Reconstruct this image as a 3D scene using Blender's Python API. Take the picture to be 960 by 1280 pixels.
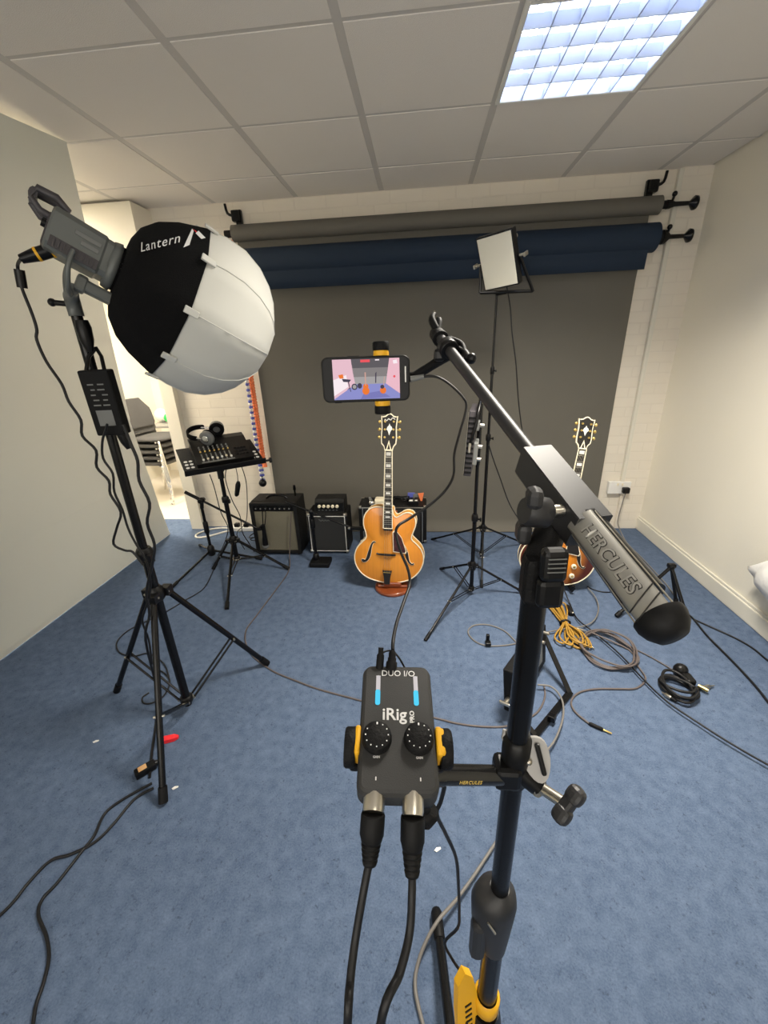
import bpy, bmesh, math, random
from mathutils import Vector, Matrix
from mathutils.bvhtree import BVHTree
random.seed(7)
for o in list(bpy.data.objects): bpy.data.objects.remove(o)
SC = bpy.context.scene
COL = SC.collection
PI = math.pi
# ---------------------------------------------------------------- camera, world, exposure
cam = bpy.data.cameras.new('camera'); camo = bpy.data.objects.new('camera', cam); COL.objects.link(camo)
cam.sensor_fit = 'HORIZONTAL'; cam.sensor_width = 36.0; cam.lens = 511.5 / 960 * 36
cam.clip_start = 0.02; cam.clip_end = 50
CR = Matrix(((0.99565, 0.00157, 0.09315), (0.08574, 0.37566, -0.92278), (-0.03644, 0.92676, 0.37389)))
camo.matrix_world = Matrix.Translation((0, 0, 1.531)) @ CR.to_4x4()
SC.camera = camo
w = bpy.data.worlds.new('world'); SC.world = w; w.use_nodes = True
w.node_tree.nodes['Background'].inputs[0].default_value = (0.9, 0.95, 1, 1)
w.node_tree.nodes['Background'].inputs[1].default_value = 0.3
SC.view_settings.view_transform = 'Standard'; SC.view_settings.look = 'None'
SC.view_settings.gamma = 1; SC.view_settings.use_curve_mapping = False
SC.view_settings.exposure = 0.0
SC.cycles.use_denoising = True
SC.cycles.max_bounces = 10; SC.cycles.diffuse_bounces = 5
TUBE_STRENGTH = 16.0        # fluorescent tubes of the ceiling light in view
MAIN_POWER = 62.0
REAR_GLOW_STRENGTH = 3.8  # glow of the unseen window added behind the camera to lift the ceiling
PANEL_FILL_STRENGTH = 10.0       # unseen flat ceiling light added behind the camera as weak fill
ALCOVE_STRENGTH = 75.0
ALCOVE_POWER = 60.0      # ceiling light in the store space beyond the wall
# ---------------------------------------------------------------- materials
def mat(name, col, rough=.6, metal=0, noise=0, nscale=30, bump=0, bscale=200, emit=None, es=0, spec=.5, trans=0, coat=0, sheen=0):
    m = bpy.data.materials.new(name); m.use_nodes = True
    nt = m.node_tree; b = nt.nodes['Principled BSDF']
    b.inputs['Base Color'].default_value = (*col, 1)
    b.inputs['Roughness'].default_value = rough; b.inputs['Metallic'].default_value = metal
    b.inputs['Specular IOR Level'].default_value = spec
    b.inputs['Coat Weight'].default_value = coat
    b.inputs['Transmission Weight'].default_value = trans
    if emit: b.inputs['Emission Color'].default_value = (*emit, 1); b.inputs['Emission Strength'].default_value = es
    if noise or bump:
        tc = nt.nodes.new('ShaderNodeTexCoord')
    if noise:
        n = nt.nodes.new('ShaderNodeTexNoise'); n.inputs['Scale'].default_value = nscale; n.inputs['Detail'].default_value = 4
        r = nt.nodes.new('ShaderNodeMapRange'); r.inputs[3].default_value = 1 - noise; r.inputs[4].default_value = 1 + noise
        mx = nt.nodes.new('ShaderNodeVectorMath'); mx.operation = 'SCALE'; mx.inputs[0].default_value = col
        nt.links.new(tc.outputs['Object'], n.inputs['Vector']); nt.links.new(n.outputs['Fac'], r.inputs[0])
        nt.links.new(r.outputs[0], mx.inputs['Scale']); nt.links.new(mx.outputs[0], b.inputs['Base Color'])
    if bump:
        n2 = nt.nodes.new('ShaderNodeTexNoise'); n2.inputs['Scale'].default_value = bscale; n2.inputs['Detail'].default_value = 3
        bp = nt.nodes.new('ShaderNodeBump'); bp.inputs['Strength'].default_value = bump; bp.inputs['Distance'].default_value = .01
        nt.links.new(tc.outputs['Object'], n2.inputs['Vector']); nt.links.new(n2.outputs['Fac'], bp.inputs['Height'])
        nt.links.new(bp.outputs[0], b.inputs['Normal'])
    return m
K = {}
K['black'] = mat('black_plastic', (.004, .004, .0045), .36, spec=.28)
K['matte'] = mat('black_matte', (.0045, .0045, .005), .6, spec=.2, bump=.2, bscale=400)
K['blackmetal'] = mat('black_painted_steel', (.004, .004, .0045), .26, spec=.3)
K['rubber'] = mat('black_rubber', (.005, .005, .0055), .55, spec=.2)
K['blackcloth'] = mat('black_nylon_cloth', (.004, .004, .0045), .95, bump=.3, bscale=300, spec=.15)
K['tolex'] = mat('black_tolex', (.006, .006, .006), .5, spec=.3, bump=.5, bscale=350)
K['chrome'] = mat('chrome', (.75, .74, .72), .22, 1)
K['nickel'] = mat('brushed_nickel', (.62, .58, .50), .3, 1)
K['grey'] = mat('grey_plastic', (.16, .165, .16), .5)
K['devgrey'] = mat('charcoal_soft_plastic', (.026, .026, .026), .62, noise=.1, nscale=400, bump=.1, bscale=900)
K['lampgrey'] = mat('lamp_housing_grey', (.13, .14, .135), .45, metal=.2)
K['lampdark'] = mat('lamp_housing_dark', (.05, .045, .05), .5)
K['yellow'] = mat('yellow_plastic', (.8, .42, .01), .5)
K['gold'] = mat('gold_metal', (.8, .58, .2), .3, 1)
K['white'] = mat('white_plastic', (.78, .77, .74), .5)
K['ivory'] = mat('ivory_plastic', (.78, .70, .52), .4)
K['silverstrip'] = mat('satin_grey_metal', (.42, .41, .38), .38, .75, spec=.5)
K['satinblack'] = mat('satin_black_metal', (.028, .028, .03), .45, .25)
K['gloss'] = mat('gloss_black_steel', (.012, .012, .012), .16, .2, spec=.6, coat=.5)
K['letter'] = mat('raised_grey_letter', (.5, .49, .46), .4, .6)
K['graytext'] = mat('white_print', (.75, .75, .75), .6)
K['goldtext'] = mat('gold_print', (.7, .5, .12), .5)
K['diffuser'] = mat('white_diffusion_cloth', (.54, .54, .505), .9, noise=.02, nscale=8)
K['ledface'] = mat('led_diffuser', (.66, .64, .55), .6)
K['tortoise'] = mat('tortoise_shell', (.055, .015, .015), .25, noise=.8, nscale=60, coat=.5)
K['ebony'] = mat('ebony', (.012, .010, .009), .35)
K['pearl'] = mat('pearl_inlay', (.75, .74, .70), .3)
K['mahogany'] = mat('red_brown_wood', (.20, .045, .012), .3, noise=.3, nscale=15, coat=.4)
K['orange'] = mat('orange_plastic', (.85, .22, .08), .5)
K['blue'] = mat('blue_plastic', (.10, .12, .45), .5)
K['red'] = mat('red_plastic', (.8, .02, .03), .5)
K['green'] = mat('green_plastic', (.02, .5, .10), .5)
K['greyseat'] = mat('grey_upholstery', (.065, .062, .06), .9, bump=.3, bscale=500)
K['speaker'] = mat('speaker_cloth', (.022, .023, .024), .9, noise=.6, nscale=500)
K['silvergrille'] = mat('silver_grille_cloth', (.17, .155, .11), .8, noise=.25, nscale=250)
K['cablebrown'] = mat('brown_grey_cable', (.105, .085, .08), .55)
K['cablegrey'] = mat('grey_cable', (.16, .15, .14), .5)
K['cableblack'] = mat('black_cable', (.007, .007, .008), .45, spec=.35)
K['cableyellow'] = mat('yellow_brown_cable', (.36, .20, .03), .5)
K['cablewhite'] = mat('white_cable', (.7, .68, .62), .5)
K['glass'] = mat('black_glass', (.003, .003, .004), .15, spec=.12)
K['table'] = mat('grey_table_top', (.3, .29, .27), .6)
K['whitecloth'] = mat('white_fabric', (.86, .85, .82), .9, bump=.3, bscale=30)
def emis(name, c, s=1.0):
    return mat(name, (0, 0, 0), .5, emit=c, es=s, spec=0)
def wood_top(name, c_in, c_out, spread):
    # flame-free spruce: vertical grain, optional darker edge burst painted on the guitar itself
    m = bpy.data.materials.new(name); m.use_nodes = True; nt = m.node_tree; b = nt.nodes['Principled BSDF']
    b.inputs['Roughness'].default_value = .25; b.inputs['Coat Weight'].default_value = .5
    tc = nt.nodes.new('ShaderNodeTexCoord'); mp = nt.nodes.new('ShaderNodeMapping'); mp.inputs['Scale'].default_value = (160, 3, 3)
    n = nt.nodes.new('ShaderNodeTexNoise'); n.inputs['Scale'].default_value = 1.0; n.inputs['Detail'].default_value = 3
    nt.links.new(tc.outputs['Object'], mp.inputs[0]); nt.links.new(mp.outputs[0], n.inputs['Vector'])
    sub = nt.nodes.new('ShaderNodeVectorMath'); sub.operation = 'SUBTRACT'; sub.inputs[1].default_value = (0, 0, .19)
    scl = nt.nodes.new('ShaderNodeVectorMath'); scl.operation = 'MULTIPLY'; scl.inputs[1].default_value = (1.15, 0, 1)
    ln = nt.nodes.new('ShaderNodeVectorMath'); ln.operation = 'LENGTH'
    nt.links.new(tc.outputs['Object'], sub.inputs[0]); nt.links.new(sub.outputs[0], scl.inputs[0]); nt.links.new(scl.outputs[0], ln.inputs[0])
    rp = nt.nodes.new('ShaderNodeValToRGB'); rp.color_ramp.elements[0].position = spread[0]; rp.color_ramp.elements[0].color = (*c_in, 1)
    rp.color_ramp.elements[1].position = spread[1]; rp.color_ramp.elements[1].color = (*c_out, 1)
    nt.links.new(ln.outputs['Value'], rp.inputs[0])
    mr = nt.nodes.new('ShaderNodeMapRange'); mr.inputs[3].default_value = .82; mr.inputs[4].default_value = 1.15
    nt.links.new(n.outputs['Fac'], mr.inputs[0])
    mx = nt.nodes.new('ShaderNodeVectorMath'); mx.operation = 'SCALE'
    nt.links.new(rp.outputs[0], mx.inputs[0]); nt.links.new(mr.outputs[0], mx.inputs['Scale']); nt.links.new(mx.outputs[0], b.inputs['Base Color'])
    return m
K['blondetop'] = wood_top('amber_spruce', (.70, .27, .025), (.60, .20, .018), (.1, .4))
K['bursttop'] = wood_top('sunburst_spruce', (.66, .23, .015), (.075, .014, .006), (.085, .215))
K['blondeside'] = mat('amber_maple', (.75, .36, .06), .25, noise=.2, nscale=20, coat=.5)
K['burstside'] = mat('dark_brown_maple', (.09, .02, .01), .25, coat=.5)
def carpet_mat():
    m = bpy.data.materials.new('blue_carpet'); m.use_nodes = True; nt = m.node_tree; b = nt.nodes['Principled BSDF']
    b.inputs['Roughness'].default_value = 1; b.inputs['Specular IOR Level'].default_value = .15
    tc = nt.nodes.new('ShaderNodeTexCoord')
    def noise(s, d=4, r=.5):
        n = nt.nodes.new('ShaderNodeTexNoise'); n.inputs['Scale'].default_value = s; n.inputs['Detail'].default_value = d; n.inputs['Roughness'].default_value = r
        nt.links.new(tc.outputs['Object'], n.inputs['Vector']); return n.outputs['Fac']
    big, mid, fine, fl = noise(1.5), noise(28, 6), noise(190, 2, .7), noise(75, 4, .7)
    r1 = nt.nodes.new('ShaderNodeValToRGB')
    e = r1.color_ramp.elements; e[0].position = .3; e[0].color = (.058, .088, .150, 1); e[1].position = .7; e[1].color = (.128, .172, .262, 1)
    ma = nt.nodes.new('ShaderNodeMath'); ma.operation = 'MULTIPLY_ADD'; ma.inputs[1].default_value = .55; nt.links.new(fine, ma.inputs[0])
    mb = nt.nodes.new('ShaderNodeMath'); mb.operation = 'MULTIPLY'; mb.inputs[1].default_value = .45; nt.links.new(mid, mb.inputs[0]); nt.links.new(mb.outputs[0], ma.inputs[2])
    nt.links.new(ma.outputs[0], r1.inputs[0])
    # dark flecks worked into the pile
    r2 = nt.nodes.new('ShaderNodeValToRGB'); r2.color_ramp.elements[0].position = .26; r2.color_ramp.elements[0].color = (.45, .45, .45, 1)
    r2.color_ramp.elements[1].position = .42; r2.color_ramp.elements[1].color = (1, 1, 1, 1); nt.links.new(fl, r2.inputs[0])
    mx = nt.nodes.new('ShaderNodeMixRGB'); mx.blend_type = 'MULTIPLY'; mx.inputs[0].default_value = 1
    nt.links.new(r1.outputs[0], mx.inputs[1]); nt.links.new(r2.outputs[0], mx.inputs[2])
    mr = nt.nodes.new('ShaderNodeMapRange'); mr.inputs[3].default_value = .82; mr.inputs[4].default_value = 1.18; nt.links.new(big, mr.inputs[0])
    sc = nt.nodes.new('ShaderNodeVectorMath'); sc.operation = 'SCALE'; nt.links.new(mx.outputs[0], sc.inputs[0]); nt.links.new(mr.outputs[0], sc.inputs['Scale'])
    nt.links.new(sc.outputs[0], b.inputs['Base Color'])
    bp = nt.nodes.new('ShaderNodeBump'); bp.inputs['Strength'].default_value = .5; bp.inputs['Distance'].default_value = .004
    nt.links.new(fine, bp.inputs['Height']); nt.links.new(bp.outputs[0], b.inputs['Normal'])
    return m
K['carpet'] = carpet_mat()
def brick_mat():
    m = bpy.data.materials.new('painted_block_wall'); m.use_nodes = True; nt = m.node_tree; b = nt.nodes['Principled BSDF']
    b.inputs['Roughness'].default_value = .7
    tc = nt.nodes.new('ShaderNodeTexCoord'); mp = nt.nodes.new('ShaderNodeMapping'); mp.inputs['Rotation'].default_value = (-PI / 2, 0, 0)
    nt.links.new(tc.outputs['Object'], mp.inputs[0])
    br = nt.nodes.new('ShaderNodeTexBrick'); br.inputs['Scale'].default_value = 1; br.inputs['Brick Width'].default_value = .225; br.inputs['Row Height'].default_value = .075
    br.inputs['Mortar Size'].default_value = .006; br.inputs['Mortar Smooth'].default_value = .6
    br.inputs['Color1'].default_value = (.76, .70, .60, 1); br.inputs['Color2'].default_value = (.78, .72, .62, 1); br.inputs['Mortar'].default_value = (.74, .68, .585, 1)
    nt.links.new(mp.outputs[0], br.inputs['Vector']); nt.links.new(br.outputs['Color'], b.inputs['Base Color'])
    inv = nt.nodes.new('ShaderNodeMath'); inv.operation = 'SUBTRACT'; inv.inputs[0].default_value = 1; nt.links.new(br.outputs['Fac'], inv.inputs[1])
    bp = nt.nodes.new('ShaderNodeBump'); bp.inputs['Strength'].default_value = .25; bp.inputs['Distance'].default_value = .004
    nt.links.new(inv.outputs[0], bp.inputs['Height']); nt.links.new(bp.outputs[0], b.inputs['Normal'])
    return m
K['brick'] = brick_mat()
K['wall'] = mat('cream_wall_paint', (.80, .76, .655), .55, noise=.03, nscale=2, bump=.06, bscale=80)
K['trim'] = mat('cream_gloss_paint', (.70, .67, .58), .3)
K['tile'] = mat('ceiling_tile', (.80, .755, .70), .9, noise=.06, nscale=500, bump=.25, bscale=350)
K['grid'] = mat('ceiling_grid_grey', (.58, .55, .515), .6)
K['vinyl'] = mat('pale_floor_vinyl', (.60, .55, .47), .35)
K['paper'] = mat('charcoal_paper', (.120, .112, .094), .75, noise=.04, nscale=6)
K['paperblue'] = mat('navy_paper', (.007, .020, .044), .8, noise=.1, nscale=400)
def sheet_mat():
    m = bpy.data.materials.new('white_backdrop_vinyl'); m.use_nodes = True; nt = m.node_tree
    b = nt.nodes['Principled BSDF']; b.inputs['Base Color'].default_value = (.62, .645, .60, 1); b.inputs['Roughness'].default_value = .6
    t = nt.nodes.new('ShaderNodeBsdfTranslucent'); t.inputs[0].default_value = (.62, .61, .56, 1)
    mx = nt.nodes.new('ShaderNodeMixShader'); mx.inputs[0].default_value = .14
    nt.links.new(b.outputs[0], mx.inputs[1]); nt.links.new(t.outputs[0], mx.inputs[2]); nt.links.new(mx.outputs[0], nt.nodes['Material Output'].inputs[0])
    return m
K['sheet'] = sheet_mat()
# ---------------------------------------------------------------- mesh builder
def frame(o, x, z=None, y=None):
    x = Vector(x).normalized()
    if z is not None:
        z = Vector(z); y = z.cross(x).normalized(); z = x.cross(y)
    else:
        y = Vector(y); z = x.cross(y).normalized(); y = z.cross(x)
    M = Matrix.Identity(4)
    for i in range(3): M[i][0], M[i][1], M[i][2], M[i][3] = x[i], y[i], z[i], o[i]
    return M
def spline(pts, k=6, closed=False):
    P = [Vector(p) for p in pts]; n = len(P); out = []
    for i in range(n if closed else n - 1):
        a, b, c, d = (P[(i - 1) % n], P[i], P[(i + 1) % n], P[(i + 2) % n]) if closed else (P[max(i - 1, 0)], P[i], P[i + 1], P[min(i + 2, n - 1)])
        for j in range(k):
            t = j / k
            out.append(.5 * ((2 * b) + (c - a) * t + (2 * a - 5 * b + 4 * c - d) * t * t + (3 * b - a - 3 * c + d) * t ** 3))
    if not closed: out.append(P[-1])
    return out
class MB:
    def __init__(s, m=None, T=None):
        s.v = []; s.f = []; s.mi = []; s.sm = []; s.mats = []; s.m = m; s.T = T
    def mid(s):
        if s.m not in s.mats: s.mats.append(s.m)
        return s.mats.index(s.m)
    def add(s, vs, fs, smooth=False, T=None):
        b = len(s.v); T = T if T is not None else s.T
        for p in vs:
            p = Vector(p); s.v.append(T @ p if T is not None else p)
        i = s.mid()
        for f in fs: s.f.append([b + q for q in f]); s.mi.append(i); s.sm.append(smooth)
        return s
    def box(s, c, d, bev=.003, T=None, seg=2):
        bm = bmesh.new(); bmesh.ops.create_cube(bm, size=1)
        for v in bm.verts: v.co = Vector((v.co.x * d[0], v.co.y * d[1], v.co.z * d[2])) + Vector(c)
        bev = min(bev, min(d) * .45)
        if bev > 0: bmesh.ops.bevel(bm, geom=bm.edges[:], offset=bev, segments=seg, affect='EDGES', profile=.5)
        bm.verts.index_update()
        s.add([v.co.copy() for v in bm.verts], [[v.index for v in f.verts] for f in bm.faces], False, T); bm.free(); return s
    def rings(s, R, caps=True, smooth=True, closed=False, T=None):
        n = len(R[0]); vs = [p for r in R for p in r]; fs = []
        m = len(R)
        for i in range(m if closed else m - 1):
            for j in range(n):
                a = i * n + j; b = i * n + (j + 1) % n; c = ((i + 1) % m) * n + (j + 1) % n; d = ((i + 1) % m) * n + j
                fs.append([a, b, c, d])
        s.add(vs, fs, smooth, T)
        if caps and not closed:
            s.add(list(R[0])[::-1], [list(range(n))], False, T); s.add(R[-1], [list(range(n))], False, T)
        return s
    def tube(s, pts, r, n=8, closed=False, k=0, caps=True, T=None):
        P = spline(pts, k, closed) if k else [Vector(p) for p in pts]
        m = len(P); R = []; up = None
        for i in range(m):
            a = P[(i - 1) % m] if (closed or i > 0) else P[i]; b = P[(i + 1) % m] if (closed or i < m - 1) else P[i]
            t = (b - a)
            if t.length < 1e-9: t = Vector((0, 0, 1))
            t.normalize()
            if up is None:
                up = t.orthogonal().normalized()
            up = (up - t * up.dot(t))
            if up.length < 1e-6: up = t.orthogonal()
            up.normalize(); bi = t.cross(up)
            rr = r
            if isinstance(r, (list, tuple)):
                u = i / max(1, m - 1) * (len(r) - 1); j0 = min(int(u), len(r) - 2); rr = r[j0] + (r[j0 + 1] - r[j0]) * (u - j0)
            R.append([P[i] + (up * math.cos(2 * PI * j / n) + bi * math.sin(2 * PI * j / n)) * rr for j in range(n)])
        return s.rings(R, caps, True, closed, T)
    def cyl(s, p0, p1, r0, r1=None, n=16, T=None, caps=True):
        r1 = r0 if r1 is None else r1
        p0, p1 = Vector(p0), Vector(p1)
        return s.lathe([(0, r0), ((p1 - p0).length, r1)], p0, p1 - p0, n, T=T, caps=caps)
    def lathe(s, prof, o, axis, n=20, T=None, caps=True, smooth=True, phase=0):
        a = Vector(axis).normalized(); u = a.orthogonal().normalized(); v = a.cross(u); o = Vector(o)
        R = [[o + a * t + (u * math.cos(2 * PI * (j + phase) / n) + v * math.sin(2 * PI * (j + phase) / n)) * max(r, 1e-5) for j in range(n)] for t, r in prof]
        return s.rings(R, caps, smooth, False, T)
    def sphere(s, c, r, n=14, sc=(1, 1, 1), T=None):
        m = max(6, n // 2 + 1); c = Vector(c); R = []
        for i in range(m + 1):
            th = PI * i / m; rr = max(math.sin(th), 1e-4) * r; z = math.cos(th) * r
            R.append([c + Vector((math.cos(2 * PI * j / n) * rr * sc[0], math.sin(2 * PI * j / n) * rr * sc[1], z * sc[2])) for j in range(n)])
        return s.rings(R, False, True, False, T)
    def prism(s, out, y0, y1, T=None, smooth=False):
        # outline in the (x, z) plane, thickness along y
        n = len(out)
        s.rings([[Vector((x, y0, z)) for x, z in out], [Vector((x, y1, z)) for x, z in out]], True, smooth, False, T); return s
    def quad(s, a, b, c, d, T=None):
        return s.add([a, b, c, d], [[0, 1, 2, 3]], False, T)
WM = {}
def link(name, mesh, parent=None):
    o = bpy.data.objects.new(name, mesh); COL.objects.link(o)
    if parent is not None: o.parent = parent
    return o
def thing(name, label, cat, loc=(0, 0, 0), M=None, group=None, kind=None):
    o = link(name, None); o.empty_display_size = .05
    M = M if M is not None else Matrix.Translation(loc)
    o.matrix_basis = M; WM[o] = M
    o['label'] = label; o['category'] = cat
    if group: o['group'] = group
    if kind: o['kind'] = kind
    return o
def fix(me):
    bm = bmesh.new(); bm.from_mesh(me); bmesh.ops.recalc_face_normals(bm, faces=bm.faces[:]); bm.to_mesh(me); bm.free()
def part(name, mb, parent, local=False, label=None, orient=True):
    W = WM[parent]; I = W.inverted() if not local else None
    me = bpy.data.meshes.new(name)
    me.from_pydata([(I @ p if I is not None else p) for p in mb.v], [], mb.f)
    for m in mb.mats: me.materials.append(m)
    me.polygons.foreach_set('material_index', mb.mi); me.polygons.foreach_set('use_smooth', mb.sm)
    if orient: fix(me)
    me.update(); o = link(name, me, parent); WM[o] = W
    if label: o['label'] = label
    return o
def solo(name, mb, label=None, cat=None, group=None, kind=None, orient=True):
    xs = [p.x for p in mb.v]; ys = [p.y for p in mb.v]; zs = [p.z for p in mb.v]
    c = Vector(((min(xs) + max(xs)) / 2, (min(ys) + max(ys)) / 2, min(zs)))
    me = bpy.data.meshes.new(name); me.from_pydata([p - c for p in mb.v], [], mb.f)
    for m in mb.mats: me.materials.append(m)
    me.polygons.foreach_set('material_index', mb.mi); me.polygons.foreach_set('use_smooth', mb.sm)
    if orient: fix(me)
    me.update(); o = link(name, me); o.location = c; WM[o] = Matrix.Translation(c)
    if label: o['label'] = label
    if cat: o['category'] = cat
    if group: o['group'] = group
    if kind: o['kind'] = kind
    return o
def text_mesh(body, size, extrude=.0004, bevel=0, shear=0, spacing=1.0, offset=0):
    c = bpy.data.curves.new('lettering', 'FONT'); c.body = body; c.size = size; c.extrude = extrude; c.align_x = 'CENTER'; c.align_y = 'CENTER'
    c.bevel_depth = bevel; c.shear = shear; c.space_character = spacing; c.offset = offset; c.resolution_u = 3
    o = bpy.data.objects.new('lettering', c); COL.objects.link(o)
    dg = bpy.context.evaluated_depsgraph_get(); dg.update()
    me = o.evaluated_get(dg).to_mesh(); vs = [v.co.copy() for v in me.vertices]; fs = [list(p.vertices) for p in me.polygons]
    o.evaluated_get(dg).to_mesh_clear(); bpy.data.objects.remove(o); bpy.data.curves.remove(c)
    return vs, fs
def text(mb, body, size, T, **kw):
    vs, fs = text_mesh(body, size, **kw); mb.add(vs, fs, False, T); return mb
def lerp(a, b, t): return Vector(a) * (1 - t) + Vector(b) * t
def copy_tree(root, M, label=None):
    c = root.copy(); COL.objects.link(c); c.matrix_basis = M; WM[c] = M
    if label: c['label'] = label
    for ch in list(root.children):
        k = ch.copy(); COL.objects.link(k); k.parent = c
        for g in list(ch.children):
            q = g.copy(); COL.objects.link(q); q.parent = k
    return c
# ---------------------------------------------------------------- the room
H = 2.524
def struct(name, mb, **kw): return solo(name, mb, kind='structure', **kw)
def slab(name, lo, hi, m):
    b = MB(m); b.box([(lo[i] + hi[i]) / 2 for i in range(3)], [hi[i] - lo[i] for i in range(3)], 0); return struct(name, b)
slab('floor', (-3.6, -2.2, -.1), (1.85, 3.6, 0), K['carpet'])
slab('floor_store', (-3.6, 3.6, -.1), (-2.06, 5.4, 0), K['vinyl'])
slab('wall_right', (1.85, -2.2, -.1), (1.95, 3.52, 2.62), K['wall'])
slab('wall_back', (-2.06, 3.42, -.1), (1.85, 3.5, 2.62), K['brick'])
slab('wall_return', (-2.17, 3.36, 0), (-2.06, 3.5, H - .02), K['wall'])
slab('wall_pilaster', (1.66, 3.395, 0), (1.85, 3.42, H), K['brick'])
slab('wall_bulkhead', (-2.75, 3.19, 2.12), (-1.965, 3.42, H - .016), K['wall'])
slab('wall_left', (-3.7, -2.2, -.1), (-3.6, 5.5, 2.62), K['wall'])
slab('wall_front', (-3.7, -2.3, -.1), (1.95, -2.2, 2.62), K['wall'])
E_REAR_GLOW = emis('rear_fill_glow', (1.0, .95, .86), REAR_GLOW_STRENGTH)  # emissive fill panel shaped like a window, added on the unseen rear wall
b = MB(E_REAR_GLOW); b.box((-.9, -2.19, 1.5), (3.6, .01, 1.3), 0); wn = struct('rear_fill_panel_1', b)
b = MB(K['trim'])
for z in (.82, 2.18): b.box((-.9, -2.18, z), (3.76, .05, .07), .005)
for x in (-2.74, -.9, .94): b.box((x, -2.18, 1.5), (.06, .05, 1.36), .005)
part('rear_fill_frame', b, wn)
slab('wall_store', (-3.6, 5.4, -.1), (-1.96, 5.5, 2.62), K['wall'])
slab('wall_store_side', (-2.06, 3.5, -.1), (-1.96, 5.4, 2.62), K['wall'])
b = MB(K['trim']); b.box((1.84, .61, .05), (.02, 5.6, .1), .006); b.box((1.843, .61, .108), (.012, 5.6, .02), .005); struct('baseboard_right', b)
gx = [-.2745 + .6 * k for k in range(-6, 4)]; gy = [2.423 + .6 * k for k in range(-8, 6)]
FIX = {(.3255, 1.823): 'tube', (.3255, 1.223): 'main', (.3255, -1.177): 'panel', (-3.2745, 2.423): 'store', (-2.6745, 3.623): 'alcove'}
def is_fix(x, y):
    for (a, c) in FIX:
        if abs(a - x) < .05 and abs(c - y) < .05: return True
    return False
b = MB(K['tile'])
for i, x in enumerate(gx):
    for y in gy:
        if is_fix(x, y): continue
        x0, x1, y0, y1 = max(x, -3.6), min(x + .6, 1.85), max(y, -2.2), min(y + .6, 5.4)
        if x1 - x0 < .05 or y1 - y0 < .05: continue
        if x0 > -2.0 and y0 > 3.4: continue
        g = .016
        b.box(((x0 + x1) / 2, (y0 + y1) / 2, H + .009), (x1 - x0 - 2 * g, y1 - y0 - 1.3 * g, .018), .0015, seg=1)
b.quad((-3.7, -2.3, H + .25), (1.95, -2.3, H + .25), (1.95, 5.5, H + .25), (-3.7, 5.5, H + .25))
ceil = struct('ceiling', b)
b = MB(K['grid'])
for x in gx:
    if x > -3.6: b.box((x, .6 if x > -2 else 1.6, H + .006), (.036, 5.64 if x > -2 else 7.6, .008), 0)
for y in gy:
    if y > -2.2: b.box((-.875 if y < 3.42 else -2.8, y, H + .0065), (5.45 if y < 3.42 else 1.5, .03, .008), 0)
part('ceiling_grid', b, ceil)
# ---- ceiling lights
E_TUBE = emis('lit_fluorescent_tube', (.93, .96, 1.0), TUBE_STRENGTH)
E_FILL_PANEL = emis('lit_fill_panel', (1.0, .93, .80), PANEL_FILL_STRENGTH)
E_MAIN = emis('lit_main_panel', (1.0, .94, .84), 1.5)
E_STORE = emis('lit_store_panel', (1.0, .87, .68), ALCOVE_STRENGTH)
K['louver'] = mat('pale_blue_louver', (.50, .56, .70), .35, .35)
K['louverframe'] = mat('white_light_frame', (.8, .79, .74), .5)
t = thing('ceiling_light', 'lit square fluorescent ceiling light with a cross-bladed louver above the right of the room', 'ceiling light', (.6255, 2.123, H))
b = MB(K['louverframe'])
for s in (-1, 1):
    b.box((.6255 + s * .29, 2.123, H + .002), (.016, .596, .02), .003); b.box((.6255, 2.123 + s * .29, H + .002), (.564, .016, .02), .003)
part('frame', b, t)
b = MB(K['louver']); x0, x1, y0, y1 = .345, .906, 1.843, 2.404
b.quad((x0, y0, H + .12), (x1, y0, H + .12), (x1, y1, H + .12), (x0, y1, H + .12))
for q in (((x0, y0), (x1, y0)), ((x1, y0), (x1, y1)), ((x1, y1), (x0, y1)), ((x0, y1), (x0, y0))):
    (a, c), (d, e) = q; b.quad((a, c, H - .005), (d, e, H - .005), (d, e, H + .12), (a, c, H + .12))
part('housing', b, t)
b = MB(K['louver'])
for i in range(1, 6): b.box((x0 + (x1 - x0) * i / 6, 2.123, H + .012), (.004, .56, .034), 0)
for i in range(1, 5):
    yy = y0 + (y1 - y0) * i / 5; R = .003
    b.rings([[Vector((x, yy - a, H - .004)), Vector((x, yy + a, H - .004)), Vector((x, yy + .012, H + .03)), Vector((x, yy - .012, H + .03))] for x in (x0, x1) for a in (.002,)], True, False)
part('louver', b, t)
for i in range(4):
    b = MB(E_TUBE); xx = x0 + (x1 - x0) * (i + .5) / 4; b.cyl((xx, y0 + .01, H + .075), (xx, y1 - .01, H + .075), .013, n=10); part('tube', b, t)
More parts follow.
